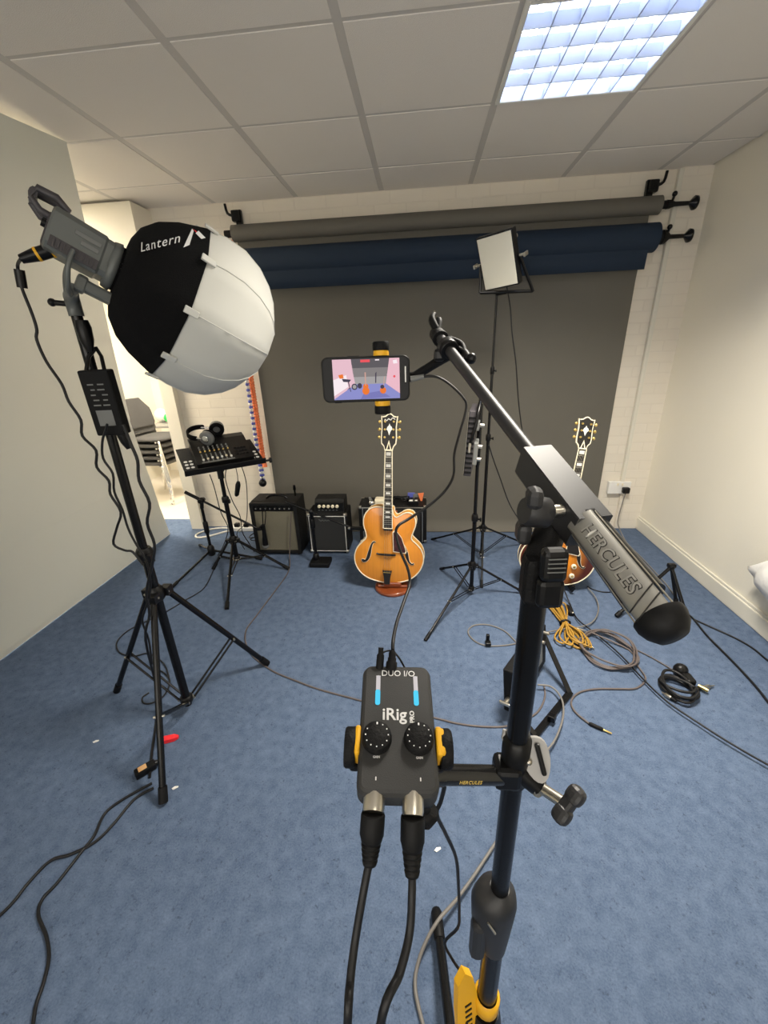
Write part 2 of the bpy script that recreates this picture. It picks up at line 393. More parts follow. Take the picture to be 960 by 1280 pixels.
for (x, y), k in FIX.items():
    if k == 'tube': continue
    nm = {(.3255, 1.223): 'square white ceiling light panel next to the louvered light', (.3255, -1.177): 'square white fill light panel added to the ceiling behind the camera', (-3.2745, 2.423): 'square warm ceiling light panel behind the white sheet', (-2.6745, 3.623): 'square warm ceiling light panel above the stacked grey chairs'}[(x, y)]
    t = thing('ceiling_light', nm, 'ceiling light', (x + .3, y + .3, H))
    b = MB(K['louverframe'])
    for s in (-1, 1): b.box((x + .3 + s * .285, y + .3, H), (.025, .596, .02), .003); b.box((x + .3, y + .3 + s * .285, H), (.545, .025, .02), .003)
    part('frame', b, t)
    b = MB({'store': E_STORE, 'panel': E_FILL_PANEL, 'main': E_MAIN, 'alcove': E_MAIN}[k]); b.box((x + .3, y + .3, H + .008), (.545, .545, .012), 0); part('diffuser', b, t)
    if k in ('main', 'alcove'):                                     # louvered fitting: its beam is cut off towards the upper walls
        ld = bpy.data.lights.new('lamp', 'AREA'); ld.shape = 'SQUARE'; ld.size = .5; ld.energy = ALCOVE_POWER if k == 'alcove' else MAIN_POWER; ld.color = (1, .93, .81); ld.spread = math.radians(165 if k == 'alcove' else 132)
        lo = bpy.data.objects.new('lamp', ld); COL.objects.link(lo); lo.parent = t; lo.location = (0, 0, -.012)
# ---- cable trunking, sockets
b = MB(K['trim']); b.box((1.655, 3.405, 1.47), (.03, .03, 2.1), .004); struct('trim_1', b)
t = thing('wall_socket', 'white double wall socket with a switched plug on the back wall', 'socket', (1.63, 3.42, .40))
b = MB(K['white']); b.box((1.63, 3.402, .375), (.17, .035, .10), .006); part('back_box', b, t)
b = MB(K['white']); b.box((1.63, 3.382, .375), (.175, .010, .105), .004); part('face_plate', b, t)
b = MB(K['ivory']); b.box((1.612, 3.375, .405), (.012, .008, .02), .002); part('switch', b, t)
b = MB(K['ivory']); b.box((1.648, 3.375, .405), (.012, .008, .02), .002); part('switch', b, t)
t = thing('power_plug', 'black square mains plug in the back wall socket with a cord trailing to the floor', 'plug', (1.672, 3.37, .34))
b = MB(K['black']); b.box((1.672, 3.352, .362), (.055, .042, .05), .01); part('plug_body', b, t)
b = MB(K['cablegrey']); b.tube([(1.672, 3.35, .34)] + [(1.6288, 3.3, 0.1402), (1.6013, 3.2, 0.0902), (1.6316, 3.0935, 0.005), (1.6282, 2.8778, 0.005), (1.6196, 2.6755, 0.005), (1.6064, 2.4569, 0.005), (1.5533, 2.1753, 0.005)], .0045, 8, k=5); part('cord', b, t)
# ---------------------------------------------------------------- backdrop rolls on the back wall
def roll(name, label, x0, x1, y, z, r, m, drop, ydrop):
    t = thing(name, label, 'backdrop', ((x0 + x1) / 2, y, z - r))
    b = MB(m); b.cyl((x0, y, z), (x1, y, z), r, n=28); part('paper_roll', b, t)
    b = MB(K['matte']); b.cyl((x0 - .06, y, z), (x1 + .045, y, z), r * .45, n=16); part('core_tube', b, t)
    b = MB(m)
    b.rings(drop, False, True); part('hanging_paper', b, t, orient=False)
    # the end plug with its wing and drive knob
    b = MB(K['blackmetal']); xe = x1 + .04
    b.lathe([(0, r * .5), (.02, r * .48), (.05, .014), (.13, .012), (.14, .012), (.165, .04), (.18, .038), (.185, .01)], (xe, y, z), (1, 0, 0), 14)
    b.tube([(xe + .03, y, z + .01), (xe + .04, y, z + .05)], .008, 8); b.sphere((xe + .04, y, z + .055), .016, 10); part('drive_knob', b, t)
    return t
def strip(pts, xa, xb, th=.002):
    # a closed ribbon section swept along x
    A = [Vector((0, p[0], p[1])) for p in pts]; o = []
    for i, p in enumerate(A):
        d = (A[min(i + 1, len(A) - 1)] - A[max(i - 1, 0)]).normalized(); n = Vector((0, d.z, -d.y)); o.append(p + n * th)
    sec = A + o[::-1]
    return [[Vector((x, q.y, q.z)) for q in sec] for x in (xa, xb)]
pts = [(3.335, 2.33), (3.345, 2.2), (3.375, 1.9), (3.385, 1.2), (3.385, .3), (3.38, .10), (3.365, .045), (3.335, .014), (3.30, .006)]
roll('grey_backdrop', 'charcoal grey paper backdrop hanging from the upper roll down to the carpet', -1.335, 1.53, 3.335, 2.315, .052, K['paper'], strip(pts, -1.315, 1.475), 3.37)
pts = [(3.275, 2.15), (3.283, 2.08), (3.29, 2.04), (3.297, 1.95)]
roll('blue_backdrop', 'navy blue paper backdrop rolled up under the grey roll', -1.325, 1.535, 3.33, 2.135, .085, K['paperblue'], strip(pts, -1.31, 1.485), 3.31)
for nm, xx, lab in (('l', -1.30, 'black hook bracket holding the rolls on the side of the lantern'), ('r', 1.475, 'black hook bracket holding the rolls near the right wall')):
    t = thing('roll_bracket', lab, 'bracket', (xx, 3.42, 2.1), group='backdrop roll brackets')
    s = 1 if nm == 'r' else -1
    b = MB(K['blackmetal']); b.box((xx, 3.40, 2.26), (.045, .03, .42), .004); part('back_plate', b, t)
    for z, y in ((2.315, 3.335), (2.135, 3.33)):
        b = MB(K['blackmetal']); b.box((xx, (y + 3.40) / 2, z), (.012, 3.40 - y, .05), .003); part('arm', b, t)
    b = MB(K['blackmetal']); b.box((xx + s * .015, 3.385, 2.43), (.06, .05, .07), .01); b.tube([(xx + s * .03, 3.37, 2.43), (xx + s * .065, 3.36, 2.445), (xx + s * .075, 3.36, 2.50)], .009, 8, k=3); part('top_hook', b, t)
# pull chains of the rolls
for nm, col, lab, dx, z0, z1 in (('orange', K['orange'], 'orange beaded pull chain hanging beside the grey backdrop', .014, .63, 2.28), ('blue', K['blue'], 'blue and white beaded pull chain with a black weight beside the backdrop', -.018, .48, 2.12)):
    t = thing('pull_chain', lab, 'chain', (-1.385 + dx, 3.36, z0), group='backdrop pull chains')
    b = MB(col)
    for side in (-1, 1):
        if nm == 'orange':
            b.tube([(-1.385 + dx + side * .006, 3.355, z1), (-1.385 + dx + side * .006, 3.355, z0)], .0085, 8)
        zz = z0; i = 0
        while zz < z1:
            b.m = col if (nm == 'orange' or i % 2 == 0) else K['white']
            b.sphere((-1.385 + dx + side * .009, 3.352 + .004 * side, zz), .013, 6); zz += .0225; i += 1
    part('bead_chain', b, t)
    b = MB(col if nm == 'orange' else K['black'])
    if nm == 'orange': b.cyl((-1.365, 3.352, .60), (-1.365, 3.352, .66), .022, .014, 12)
    else: b.sphere((-1.403, 3.34, .455), .034, 14); b.cyl((-1.403, 3.35, .47), (-1.403, 3.352, .52), .008)
    part('weight', b, t)
# ---------------------------------------------------------------- white sheet on the left
far = [(2.52, -1.735, 2.40), (2.187, -1.92, 2.633), (1.6, -2.03, 2.75), (1.11, -2.125, 2.865), (1.09, -2.13, 2.87), (.66, -2.175, 2.975), (.64, -2.18, 2.98), (.315, -2.25, 3.10), (.046, -2.30, 3.207), (.004, -2.315, 3.24)]
near = [(2.46, -1.80, .4), (2.187, -1.90, .4), (1.6, -2.03, .4), (1.14, -2.135, .4), (1.12, -2.14, .4), (.58, -2.22, .4), (.56, -2.222, .4), (.3, -2.27, .4), (.046, -2.31, .4), (.004, -2.33, .4)]
F = [Vector((x, y, z)) for z, x, y in far]; N = [Vector((x, y, z)) for z, x, y in near]
def dense(P, k=4):
    out = []
    for i in range(len(P) - 1):
        for j in range(k): out.append(P[i].lerp(P[i + 1], j / k))
    return out + [P[-1]]
Fd, Nd = dense(F), dense(N); grid = []
for i in range(25):
    u = i / 24; row = []
    for j, (p, q) in enumerate(zip(Nd, Fd)):
        v = p.lerp(q, u); tt = j / (len(Nd) - 1)
        sag = -.035 * math.sin(PI * u) * max(0, 1 - tt * 6); und = .010 * math.sin(u * 9 + tt * 5) * math.sin(PI * tt)
        row.append(v + Vector((und, 0, sag)))
    grid.append(row)
b = MB(K['sheet']); n = len(Nd)
vs = [p for r in grid for p in r]; fs = []
for i in range(24):
    for j in range(n - 1):
        a = i * n + j; fs.append([a, a + 1, a + n + 1, a + n])
b.add(vs, fs, True)
solo('backdrop_sheet', b, 'big white backdrop sheet curving from the ceiling down to the carpet on the left', 'backdrop', orient=False)
# ---------------------------------------------------------------- store space: chairs, table
def make_chair(M, label):
    t = thing('stacking_chair', label, 'chair', M=M, group='stacked grey chairs')
    b = MB(K['greyseat']); out = []
    for i in range(24):
        a = 2 * PI * i / 24; c, s = math.cos(a), math.sin(a); e = .55
        out.append((.215 * math.copysign(abs(c) ** e, c), .205 * math.copysign(abs(s) ** e, s)))
    R = []
    for z, k in ((.425, .9), (.43, .98), (.445, 1.0), (.458, .96), (.464, .8)): R.append([Vector((x * k, y * k, z + .04 * max(0, abs(x) / .215 - .6) ** 2)) for x, y in out])
    b.rings(R); part('seat', b, t, local=True)
    b = MB(K['greyseat']); R = []
    for j in range(9):
        v = j / 8; z = .55 + .30 * v; wd = .205 * (1 - .35 * max(0, v - .6) / .4) * (1 if v > .1 else .92); ring = []
        for i in range(16):
            a = 2 * PI * i / 16; x = wd * math.cos(a); ring.append(Vector((x, -.20 - .05 * v + .018 * math.sin(a) + .05 * (x / .2) ** 2, z)))
        R.append(ring)
    b.rings(R); part('backrest', b, t, local=True)
    for s in (-1, 1):
        b = MB(K['chrome']); b.tube([(s * .19, .17, .43), (s * .215, .20, .40), (s * .225, .235, .012), (s * .225, .20, .012)], .011, 8, k=3); part('leg', b, t, local=True)
        b = MB(K['chrome']); b.tube([(s * .16, -.23, .62), (s * .19, -.19, .43), (s * .225, -.17, .25), (s * .225, -.235, .012)], .011, 8, k=3); part('leg', b, t, local=True)
    for y in (-.14, .14): b = MB(K['chrome']); b.tube([(-.20, y, .425), (.20, y, .425)], .009); part('seat_rail', b, t, local=True)
    return t
CH = (-2.93, 4.25); ang = math.radians(-97)
def chair_M(k): return Matrix.Translation((CH[0] + .010 * k, CH[1] - .006 * k, .066 * k)) @ Matrix.Rotation(ang, 4, 'Z')
labs = ['grey chair at the bottom of the stack', 'grey chair second from the bottom of the stack', 'grey chair in the middle of the stack', 'grey chair fourth from the bottom of the stack', 'grey chair on top of the stack with its backrest showing']
c0 = make_chair(chair_M(0), labs[0])
for k in range(1, 5): copy_tree(c0, chair_M(k), labs[k])
t = thing('table', 'grey-topped table with metal legs against the store wall behind the chairs', 'table', (-2.6, 5.0, 0))
b = MB(K['table']); b.box((-2.75, 5.02, .73), (1.2, .6, .03), .006); part('table_top', b, t)
for x in (-3.28, -2.22):
    for y in (4.78, 5.28): b = MB(K['chrome']); b.cyl((x, y, 0), (x, y, .715), .016); part('leg', b, t)
b = MB(K['greyseat']); b.box((-2.75, 5.24, .5), (1.0, .02, .3), .004); part('modesty_panel', b, t)
b = MB(K['white']); q = Vector((-3.2886, 5, 0.9413)); b.sphere((q.x, q.y, .83), .085, 14); b.m = K['green']; q = Vector((-3.1393, 4.92, 0.9193)); b.sphere((q.x, q.y, .81), .062, 12)
solo('sponge_ball', b, 'small white and green lump lying on the table behind the chairs', 'ball')
# ---------------------------------------------------------------- tripod stands
def tripod(name, label, cat, base, feet, hub_z, brace_z, pole_top, r, mpole=None, group=None, brace_t=.5, tiers=(), leg_r=None, brace_leg=None):
    mp = mpole or K['blackmetal']; lr = leg_r or r * .62
    t = thing(name, label, cat, (base[0], base[1], 0), group=group)
    P = lambda z: Vector((base[0], base[1], z))
    segs = [(brace_z - .03 if brace_z > .05 else brace_z - .01, r)] + list(tiers) + [(pole_top, None)]
    b = MB(mp)
    for i in range(len(segs) - 1): b.cyl(P(segs[i][0]), P(segs[i + 1][0]), segs[i][1], n=16)
    part('pole', b, t)
    for z, rr in tiers:
        b = MB(K['black']); b.lathe([(-.035, rr * 1.5), (-.03, rr * 1.9), (.0, rr * 1.9), (.012, rr * 1.5)], P(z), (0, 0, 1), 14); part('collar', b, t)
        b = MB(K['black']); b.cyl(P(z - .015), P(z - .015) + Vector((rr * 2.6, -rr * 2, 0)), rr * .5, n=8); b.box(P(z - .015) + Vector((rr * 3.0, -rr * 2.2, 0)), (rr * .9, rr * 1.6, rr * 2.2), .003); part('knob', b, t)
    b = MB(K['black']); b.lathe([(-.03, r * 1.3), (-.02, r * 1.75), (.02, r * 1.75), (.035, r * 1.2)], P(hub_z), (0, 0, 1), 16); part('leg_hub', b, t)
    b = MB(K['black']); b.lathe([(-.015, r * 1.2), (-.01, r * 1.55), (.015, r * 1.55), (.02, r * 1.2)], P(brace_z), (0, 0, 1), 16); part('brace_hub', b, t)
    for f in feet:
        f = Vector((f[0], f[1], lr * .9)); d = (f - P(0)); d.z = 0; d.normalize()
        a = P(hub_z) + d * r * 2.2
        b = MB(mp); b.tube([a, f], lr, 8); b.m = K['black']; b.box(a, (lr * 3, lr * 3, lr * 3), .003); b.m = K['nickel']
        side = Vector((-d.y, d.x, 0)); b.cyl(a - side * lr * 1.8, a + side * lr * 1.8, lr * .4, n=8); lg = part('leg', b, t)
        b = MB(K['rubber']); e = f + (a - f).normalized() * .05; b.tube([f + (f - e).normalized() * .004, e], [lr * 1.35, lr * 1.3], 10); part('rubber_foot', b, lg)
        m = a.lerp(f, brace_t); q = P(brace_z) + d * r * 1.6
        b = MB(mp)
        for s in (-1, 1): b.tube([q + side * s * lr * 1.1, m + side * s * lr * 1.1], lr * .42, 6)
        b.m = K['nickel']; b.cyl(m - side * lr * 1.6, m + side * lr * 1.6, lr * .4, n=8); b.cyl(q - side * lr * 1.6, q + side * lr * 1.6, lr * .4, n=8)
        part('brace', b, t)
    return t
LS = Vector((-1.072, 1.325, 0))
tripod('light_stand', 'tall black tripod light stand carrying the round lantern light at the left', 'light stand', LS, [(-0.9507, 0.9202, 0), (-0.8155, 1.6356, 0), (-1.4991, 1.4176, 0)], .64, .075, 1.66, .0175, brace_t=.60, tiers=((.835, .016),), leg_r=.0125)
# ---- lamp and lantern
LC = Vector((-0.7482, 1.45, 1.6565))                           # centre of the lantern ball
BK = Vector((-1.0388, 1.25, 1.8717)); AX_ = (LC - BK).normalized()
V0 = (LC - Vector((0, 0, 1.531))).normalized()
img = (AX_ - V0 * AX_.dot(V0)).normalized(); LA = (img * .98 + V0 * .20).normalized()
def lamp_frame():
    up = Vector((0, 0, 1)); y = up.cross(LA).normalized(); return frame(LC, LA, z=LA.cross(y))
LF = lamp_frame()                                          # local x along the lamp axis, z up across it
LK = .86
FRONT = -.345 * LK                                              # front ring of the lamp along the axis
SM = Matrix(((.54, 0, 0, -.039), (0, .93, 0, 0), (0, 0, .93, 0), (0, 0, 0, 1)))   # lamp proportions
t = thing('studio_light', 'grey studio lamp with carry handle clamped on the light stand behind the lantern', 'studio light', M=LF)
b = MB(K['lampgrey'], SM); R = []
for x, k in ((-.70 + .04, .9), (-.65, 1), (-.44, 1), (-.43, .94), (-.40, .94)):
    R.append([Vector((x, y * k, z * k)) for y, z in ((-.05, -.056), (.05, -.056), (.062, -.04), (.062, .045), (.045, .062), (-.045, .062), (-.062, .045), (-.062, -.04))])
b.rings(R, smooth=False)
body = part('lamp_housing', b, t, local=True)
b = MB(K['lampdark'], SM); b.box((-.54, -.0635, -.035), (.20, .004, .03), .001)
for i in range(9): b.box((-.62 + .02 * i, -.066, -.035), (.008, .004, .022), .001)
part('side_vent', b, body, local=True)
b = MB(K['grey'], SM); b.box((-.505, -.0635, .022), (.11, .003, .012), .001); b.box((-.49, -.0635, .002), (.075, .003, .012), .001); part('side_label', b, body, local=True)
b = MB(K['lampdark'], SM); b.box((-.662, 0, -.005), (.012, .085, .085), .004); b.m = K['black']; b.cyl((-.665, .02, .03), (-.688, .02, .03), .014); b.cyl((-.665, -.03, .005), (-.685, -.03, .005), .011); part('control_panel', b, body, local=True)
b = MB(K['lampgrey'], SM); b.lathe([(-.405, .058), (-.40, .07), (-.365, .075), (-.36, .068), (FRONT, .062)], (0, 0, 0), (1, 0, 0), 28); part('front_ring', b, t, local=True)
b = MB(K['lampdark'], SM)
b.tube([(-.60, -.03, .066), (-.66, -.03, .085), (-.735, -.03, .08), (-.745, -.03, .05), (-.70, -.03, .03), (-.66, -.03, .03)], .0105, 8, k=1)
b.tube([(-.60, .03, .066), (-.66, .03, .085), (-.735, .03, .08), (-.745, .03, .05), (-.70, .03, .03), (-.66, .03, .03)], .0105, 8, k=1)
b.tube([(-.742, -.034, .062), (-.742, .034, .062)], .017, 10); b.tube([(-.66, -.034, .03), (-.66, .034, .03)], .012, 10)
part('carry_handle', b, t, local=True)
b = MB(K['lampgrey'], SM)
b.tube([(-.545, -.066, -.03), (-.545, -.07, -.075), (-.52, -.045, -.125), (-.50, 0, -.135)], .012, 8, k=4); b.tube([(-.545, .066, -.03), (-.545, .07, -.075), (-.52, .045, -.125), (-.50, 0, -.135)], .012, 8, k=4)
b.box((-.40, 0, -.095), (.14, .05, .035), .008); b.box((-.475, 0, -.095), (.05, .055, .05), .01)
part('yoke', b, t, local=True)
WMi = lambda p: LF.inverted() @ Vector(p)
b = MB(K['lampgrey']); b.m = K['lampgrey']
yb = LF @ SM @ Vector((-.50, 0, -.12)); top = Vector((LS.x, LS.y, 1.66))
b.tube([yb, top + Vector((0, 0, .05)), top + Vector((0, 0, -.005))], [.016, .021, .021], 12); part('stand_spigot', b, t)
b = MB(K['black']); b.tube([top + Vector((-.02, 0, .03)), top + Vector((-.065, -.01, .035))], .008, 8); b.sphere(top + Vector((-.06, -.01, .035)), .012, 10); part('spigot_knob', b, t)
b = MB(K['black']); b.lathe([(0, .018), (.02, .022), (.055, .02), (.09, .01)], top + Vector((.035, -.03, -.02)), (0, 0, -1), 12)
b.tube([top + Vector((.018, -.02, -.03)), top + Vector((.05, -.03, -.03))], .008, 8); b.tube([top + Vector((.018, -.02, -.075)), top + Vector((.05, -.03, -.075))], .008, 8)
part('tilt_lever', b, t)
t2 = thing('softbox', 'round lantern softbox with a black half skirt and white diffuser facing the guitars', 'softbox', M=LF)
prof = [(x * LK, r * LK) for x, r in [(-.264, .066), (-.260, .115), (-.244, .165), (-.212, .208), (-.165, .242), (-.11, .268), (-.075, .284)]]
prof2 = [(x * LK, r * LK) for x, r in [(-.075, .284), (-.02, .297), (.05, .298), (.12, .277), (.18, .240), (.225, .196), (.262, .14), (.28, .075), (.285, .002)]]
NG = 10
def lantern_rings(pr, sub=1):
    R = []
    for x, r in pr:
        ring = []
        for g in range(NG):
            a0, a1 = 2 * PI * (g + .35) / NG, 2 * PI * (g + 1.35) / NG
            for k in range(4):
                u = k / 4; rr = r * (1 - .045 * math.sin(PI * u))
                a = a0 + (a1 - a0) * u; ring.append(Vector((x, rr * math.cos(a), rr * math.sin(a))))
        R.append(ring)
    return R
b = MB(K['diffuser']); b.rings(lantern_rings(prof2), False); dif = part('diffuser', b, t2, local=True)
b = MB(K['blackcloth']); b.rings(lantern_rings([(x, r + .004) for x, r in prof] ), False); skirt = part('skirt', b, t2, local=True)
b = MB(K['blackcloth']); b.lathe([(-.236, .058), (-.232, .064), (-.225, .062), (-.222, .056)], (0, 0, 0), (1, 0, 0), 24); part('mount_ring', b, t2, local=True)
for g in range(NG):
    a = 2 * PI * (g + .35) / NG; M2 = Matrix.Rotation(a, 4, 'X')
    b = MB(K['diffuser']); b.box((-.072 * LK, .290 * LK, 0), (.04, .007, .02), .002, T=M2); part('white_tab', b, t2, local=True)
    b = MB(K['diffuser']); b.tube([M2 @ Vector((x, r + .0005, 0)) for x, r in prof2], .0011, 5); part('seam_rib', b, dif, local=True)
def decal(mb, vs, fs, T, target_v, target_f, lift):
    # lay flat lettering onto a curved surface along the plane's own normal
    bv = BVHTree.FromPolygons([tuple(p) for p in target_v], target_f); nrm = (T.to_3x3() @ Vector((0, 0, 1))).normalized(); out = []
    for p in vs:
        q = T @ Vector((p.x, p.y, 0)); h = bv.ray_cast(q + nrm * .35, -nrm)
        loc = h[0] if h[0] is not None else q
        out.append(loc + nrm * (lift + p.z))
    mb.add(out, fs, False); return mb
sk = MB(K['blackcloth']); sk.rings(lantern_rings([(x, r + .004) for x, r in prof]), False)
skv = [LF @ p for p in sk.v]
pc = Vector((-0.7158, 1.2571, 1.8165)); px = Vector((-0.6591, 1.2678, 1.8286)) - Vector((-0.7638, 1.2489, 1.8081)); nn = (Vector((0, 0, 1.531)) - pc).normalized()
TF = frame(pc, px, z=nn)
vs, fs = text_mesh('Lantern', .029, .0006, shear=.15, spacing=1.15)
b = MB(K['graytext']); decal(b, vs, fs, TF, skv, sk.f, .005); part('lettering', b, skirt)
mk = frame(Vector((-0.6351, 1.2698, 1.8277)), px, z=nn)
b = MB(K['graytext']); q = [Vector(p) for p in ((-.024, -.018, 0), (-.010, -.016, 0), (.001, .012, 0), (-.003, .018, 0))]; decal(b, q, [[0, 1, 2, 3]], mk, skv, sk.f, .005)
b.m = K['red']; q = [Vector(p) for p in ((-.003, .018, 0), (.003, .012, 0), (.012, -.002, 0), (.007, .010, 0))]; decal(b, q, [[0, 1, 2, 3]], mk, skv, sk.f, .005)
b.m = K['graytext']; q = [Vector(p) for p in ((.005, .006, 0), (.012, .010, 0), (.028, -.010, 0), (.018, -.010, 0))]; decal(b, q, [[0, 1, 2, 3]], mk, skv, sk.f, .005)
part('emblem', b, skirt)
# lamp lead with plug, power adapter on the pole
t = thing('power_cable', 'black lead with yellow-banded plug hanging from the back of the studio lamp', 'cable', (-1.0039, 1.2, 1.7912))
b = MB(K['black']); p0 = Vector((-0.9988, 1.22, 1.8095)); p1 = Vector((-1.0675, 1.18, 1.7837)); d = (p1 - p0)
b.cyl(p0, p0 + d * .45, .017); b.m = K['yellow']; b.cyl(p0 + d * .02, p0 + d * .1, .0185); b.cyl(p0 + d * .45, p0 + d * .53, .0175); b.m = K['black']; b.cyl(p0 + d * .53, p1, .0165, .011); part('plug', b, t)
b = MB(K['black']); b.cyl((-1.0817, 1.18, 1.7602), (-1.0897, 1.18, 1.7167), .012); part('ferrite_bead', b, t)
b = MB(K['cableblack']); b.tube([p1] + [(-1.1193, 1.22, 1.7777), (-1.1245, 1.22, 1.7467), (-1.1282, 1.22, 1.719), (-1.1226, 1.22, 1.6573), (-1.1238, 1.22, 1.6151), (-1.1345, 1.22, 1.5874), (-1.1262, 1.22, 1.5271), (-1.1001, 1.22, 1.4617), (-1.0947, 1.22, 1.409), (-1.0737, 1.22, 1.3519), (-1.0852, 1.22, 1.3014), (-1.0536, 1.22, 1.2539), (-1.0689, 1.22, 1.1978), (-1.041, 1.22, 1.1505), (-1.05, 1.22, 1.1025), (-1.0315, 1.22, 1.0382), (-1.0643, 1.22, 0.9779), (-1.0953, 1.22, 0.9153), (-1.06, 1.22, 0.89), (-1.0313, 1.22, 0.8838), (-1.0059, 1.22, 0.832)], .0042, 8, k=4); part('lead', b, t)
pb = Vector((-0.9896, 1.255, 1.4118)); pz = (Vector((-1.0036, 1.262, 1.4958)) - Vector((-0.9839, 1.262, 1.3301))).normalized()
t = thing('power_adapter', 'flat black power adapter box strapped to the pole of the lantern stand', 'power adapter', M=frame(Vector((LS.x + .045, LS.y - .040, 1.395)), (1, .15, 0), z=(-.13, -.06, 1)))
b = MB(K['matte']); b.box((0, 0, 0), (.092, .042, .205), .005); bx = part('case', b, t, local=True)
b = MB(K['grey']); random.seed(3)
for i in range(5):
    for j in range(2): b.box((-.015 + .03 * j + random.uniform(-.004, .004), -.0213, .06 - .016 * i), (random.uniform(.012, .024), .001, .004), 0)
b.box((0, -.0213, -.045), (.05, .001, .05), 0); part('rating_plate', b, bx, local=True)
b = MB(K['black'])
for s in (-1, 1): b.tube([(s * .028, 0, .10), (s * .020, .02, .14), (0, .04, .165)], .006, 6)
part('hanging_strap', b, t, local=True)
b = MB(K['black']); b.lathe([(0, .017), (.03, .016), (.055, .009)], (.022, 0, -.10), (0.2, 0, -1), 10); part('inlet_plug', b, t, local=True)
t = solo('adapter_cable', MB(K['cableblack']).tube([(-1.0049, 1.24, 1.3344), (-1.0167, 1.24, 1.3141), (-1.0392, 1.24, 1.2781), (-1.054, 1.24, 1.2221), (-1.0359, 1.24, 1.1694), (-1.0499, 1.24, 1.1041), (-1.0398, 1.24, 1.0391), (-1.0392, 1.24, 0.9689), (-1.0267, 1.24, 0.9058), (-1.0075, 1.24, 0.8407), (-1.0114, 1.24, 0.7561), (-1.0395, 1.24, 0.6744), (-1.0931, 1.24, 0.5734), (-1.0923, 1.24, 0.4766), (-1.111, 1.24, 0.3537)], .0038, 8, k=4), 'thin black cable running from the adapter down the left of the lantern stand pole', 'cable')
t = solo('mains_lead', MB(K['cableblack']).tube([(-0.9436, 1.23, 1.3323), (-0.9401, 1.23, 1.3069), (-0.9349, 1.23, 1.268), (-0.9277, 1.23, 1.2149), (-0.941, 1.23, 1.1464), (-0.9255, 1.23, 1.0664), (-0.9541, 1.23, 0.9919), (-0.9486, 1.23, 0.9112), (-0.9734, 1.23, 0.84), (-1.0341, 1.23, 0.7061), (-1.0473, 1.23, 0.6082), (-1.0971, 1.23, 0.4846)] + [(-1.2584, 1.3859, 0.06), (-1.2092, 1.2861, 0.006), (-1.1199, 1.1119, 0.006), (-1.0616, 1.0062, 0.006)], .0052, 8, k=4), 'thick black mains lead hanging from the adapter and looping by the stand legs', 'cable')
# ---------------------------------------------------------------- foreground boom stand
PX, PY = .104, .335
def PP(z): return Vector((PX, PY, z))
st = thing('boom_stand', 'black boom microphone stand with thick counterweight, nearest of all the stands', 'microphone stand', (PX, PY, 0))
b = MB(K['blackmetal']); b.cyl(PP(.79), PP(1.345), .0120, n=20); part('upper_tube', b, st)
b = MB(K['blackmetal']); b.cyl(PP(.22), PP(.80), .0152, n=20); part('lower_tube', b, st)
b = MB(K['satinblack'])
R = []
for z, rx, ry, ox in ((.70, .018, .018, 0), (.73, .023, .022, -.003), (.775, .029, .025, -.006), (.815, .031, .027, -.006), (.835, .026, .024, -.004), (.845, .013, .013, 0)):
    R.append([PP(z) + Vector((ox + rx * math.cos(2 * PI * j / 20), ry * math.sin(2 * PI * j / 20), 0)) for j in range(20)])
b.rings(R); b.box(PP(.745) + Vector((-.026, -.012, 0)), (.022, .022, .085), .008, T=None); b.m = K['nickel']; b.tube([PP(.815) + Vector((-.018, -.026, 0)), PP(.80) + Vector((-.008, -.03, 0))], .0015, 6)
part('height_clutch', b, st)
b = MB(K['yellow']); b.lathe([(-.02, .0155), (-.02, .0205), (-.008, .0195), (.008, .021), (.012, .0165)], PP(.535), (0, 0, 1), 20, caps=False); part('yellow_collar', b, st)
b = MB(K['black']); b.lathe([(-.22, .02), (-.2, .03), (-.04, .028), (0, .022)], PP(.505), (0, 0, 1), 18); part('leg_housing', b, st)
b = MB(K['yellow']); lv = frame(PP(.515) + Vector((-.033, -.012, 0)), (.85, .45, 0), z=(0, .15, 1))
b.prism([(-.018, -.15), (.016, -.15), (.018, .04), (.012, .085), (-.002, .105), (-.016, .085), (-.02, .02)], -.006, .006, T=lv)
b.m = K['ebony']
for i in range(6): b.box((.0, -.0065, -.035 + .013 * i), (.012, .002, .003), 0, T=lv)
part('yellow_release_lever', b, st)
for f in ((0.0379, 0.6734, 0), (-.26, .06), (.42, .02)):
    f = Vector((f[0], f[1], .016)); d = f - PP(0); d.z = 0; d.normalize()
    b = MB(K['blackmetal']); q8 = Vector((0.0671, 0.38, 0.0929)) if f.y > .5 else PP(.30) + d * .028; b.tube([q8, f], .0125, 10); b.m = K['chrome']; lg = part('leg', b, st)
    b = MB(K['rubber']); u = (f - q8).normalized(); b.lathe([(-.075, .0135), (-.07, .0155), (-.01, .016), (.0, .012), (.004, .004)], f, u, 14); part('rubber_foot', b, lg)
# boom
T0 = Vector((0.0279, 0.767, 1.5449)); T1 = Vector((0.1761, 0.2548, 1.335)); bd = (T1 - T0); BL = bd.length; bd.normalize()
side = bd.cross(Vector((0, 0, 1))).normalized() * -1
if side.x < 0: side = -side
upb = side.cross(bd).normalized()
if upb.z < 0: upb = -upb
BF = frame(T0, bd, z=upb)                                  # x towards the counterweight, z up, y sideways
sy = 1 if (BF.to_3x3() @ Vector((0, 1, 0))).x > 0 else -1   # sign of y that points to picture right
b = MB(K['satinblack']); b.cyl((0, 0, 0), (BL * .66, 0, 0), .0085, n=18, T=BF); part('boom_tube', b, st)
b = MB(K['satinblack']); X0, X1 = BL * .625, BL * .825
R = []
for x in (X0, X1 - .004):
    R.append([Vector((x, y, z)) for y, z in ((-.0155, -.020), (.0155, -.020), (.0172, -.017), (.0172, .0135), (.0160, .015), (-.0160, .015), (-.0172, .0135), (-.0172, -.017))])
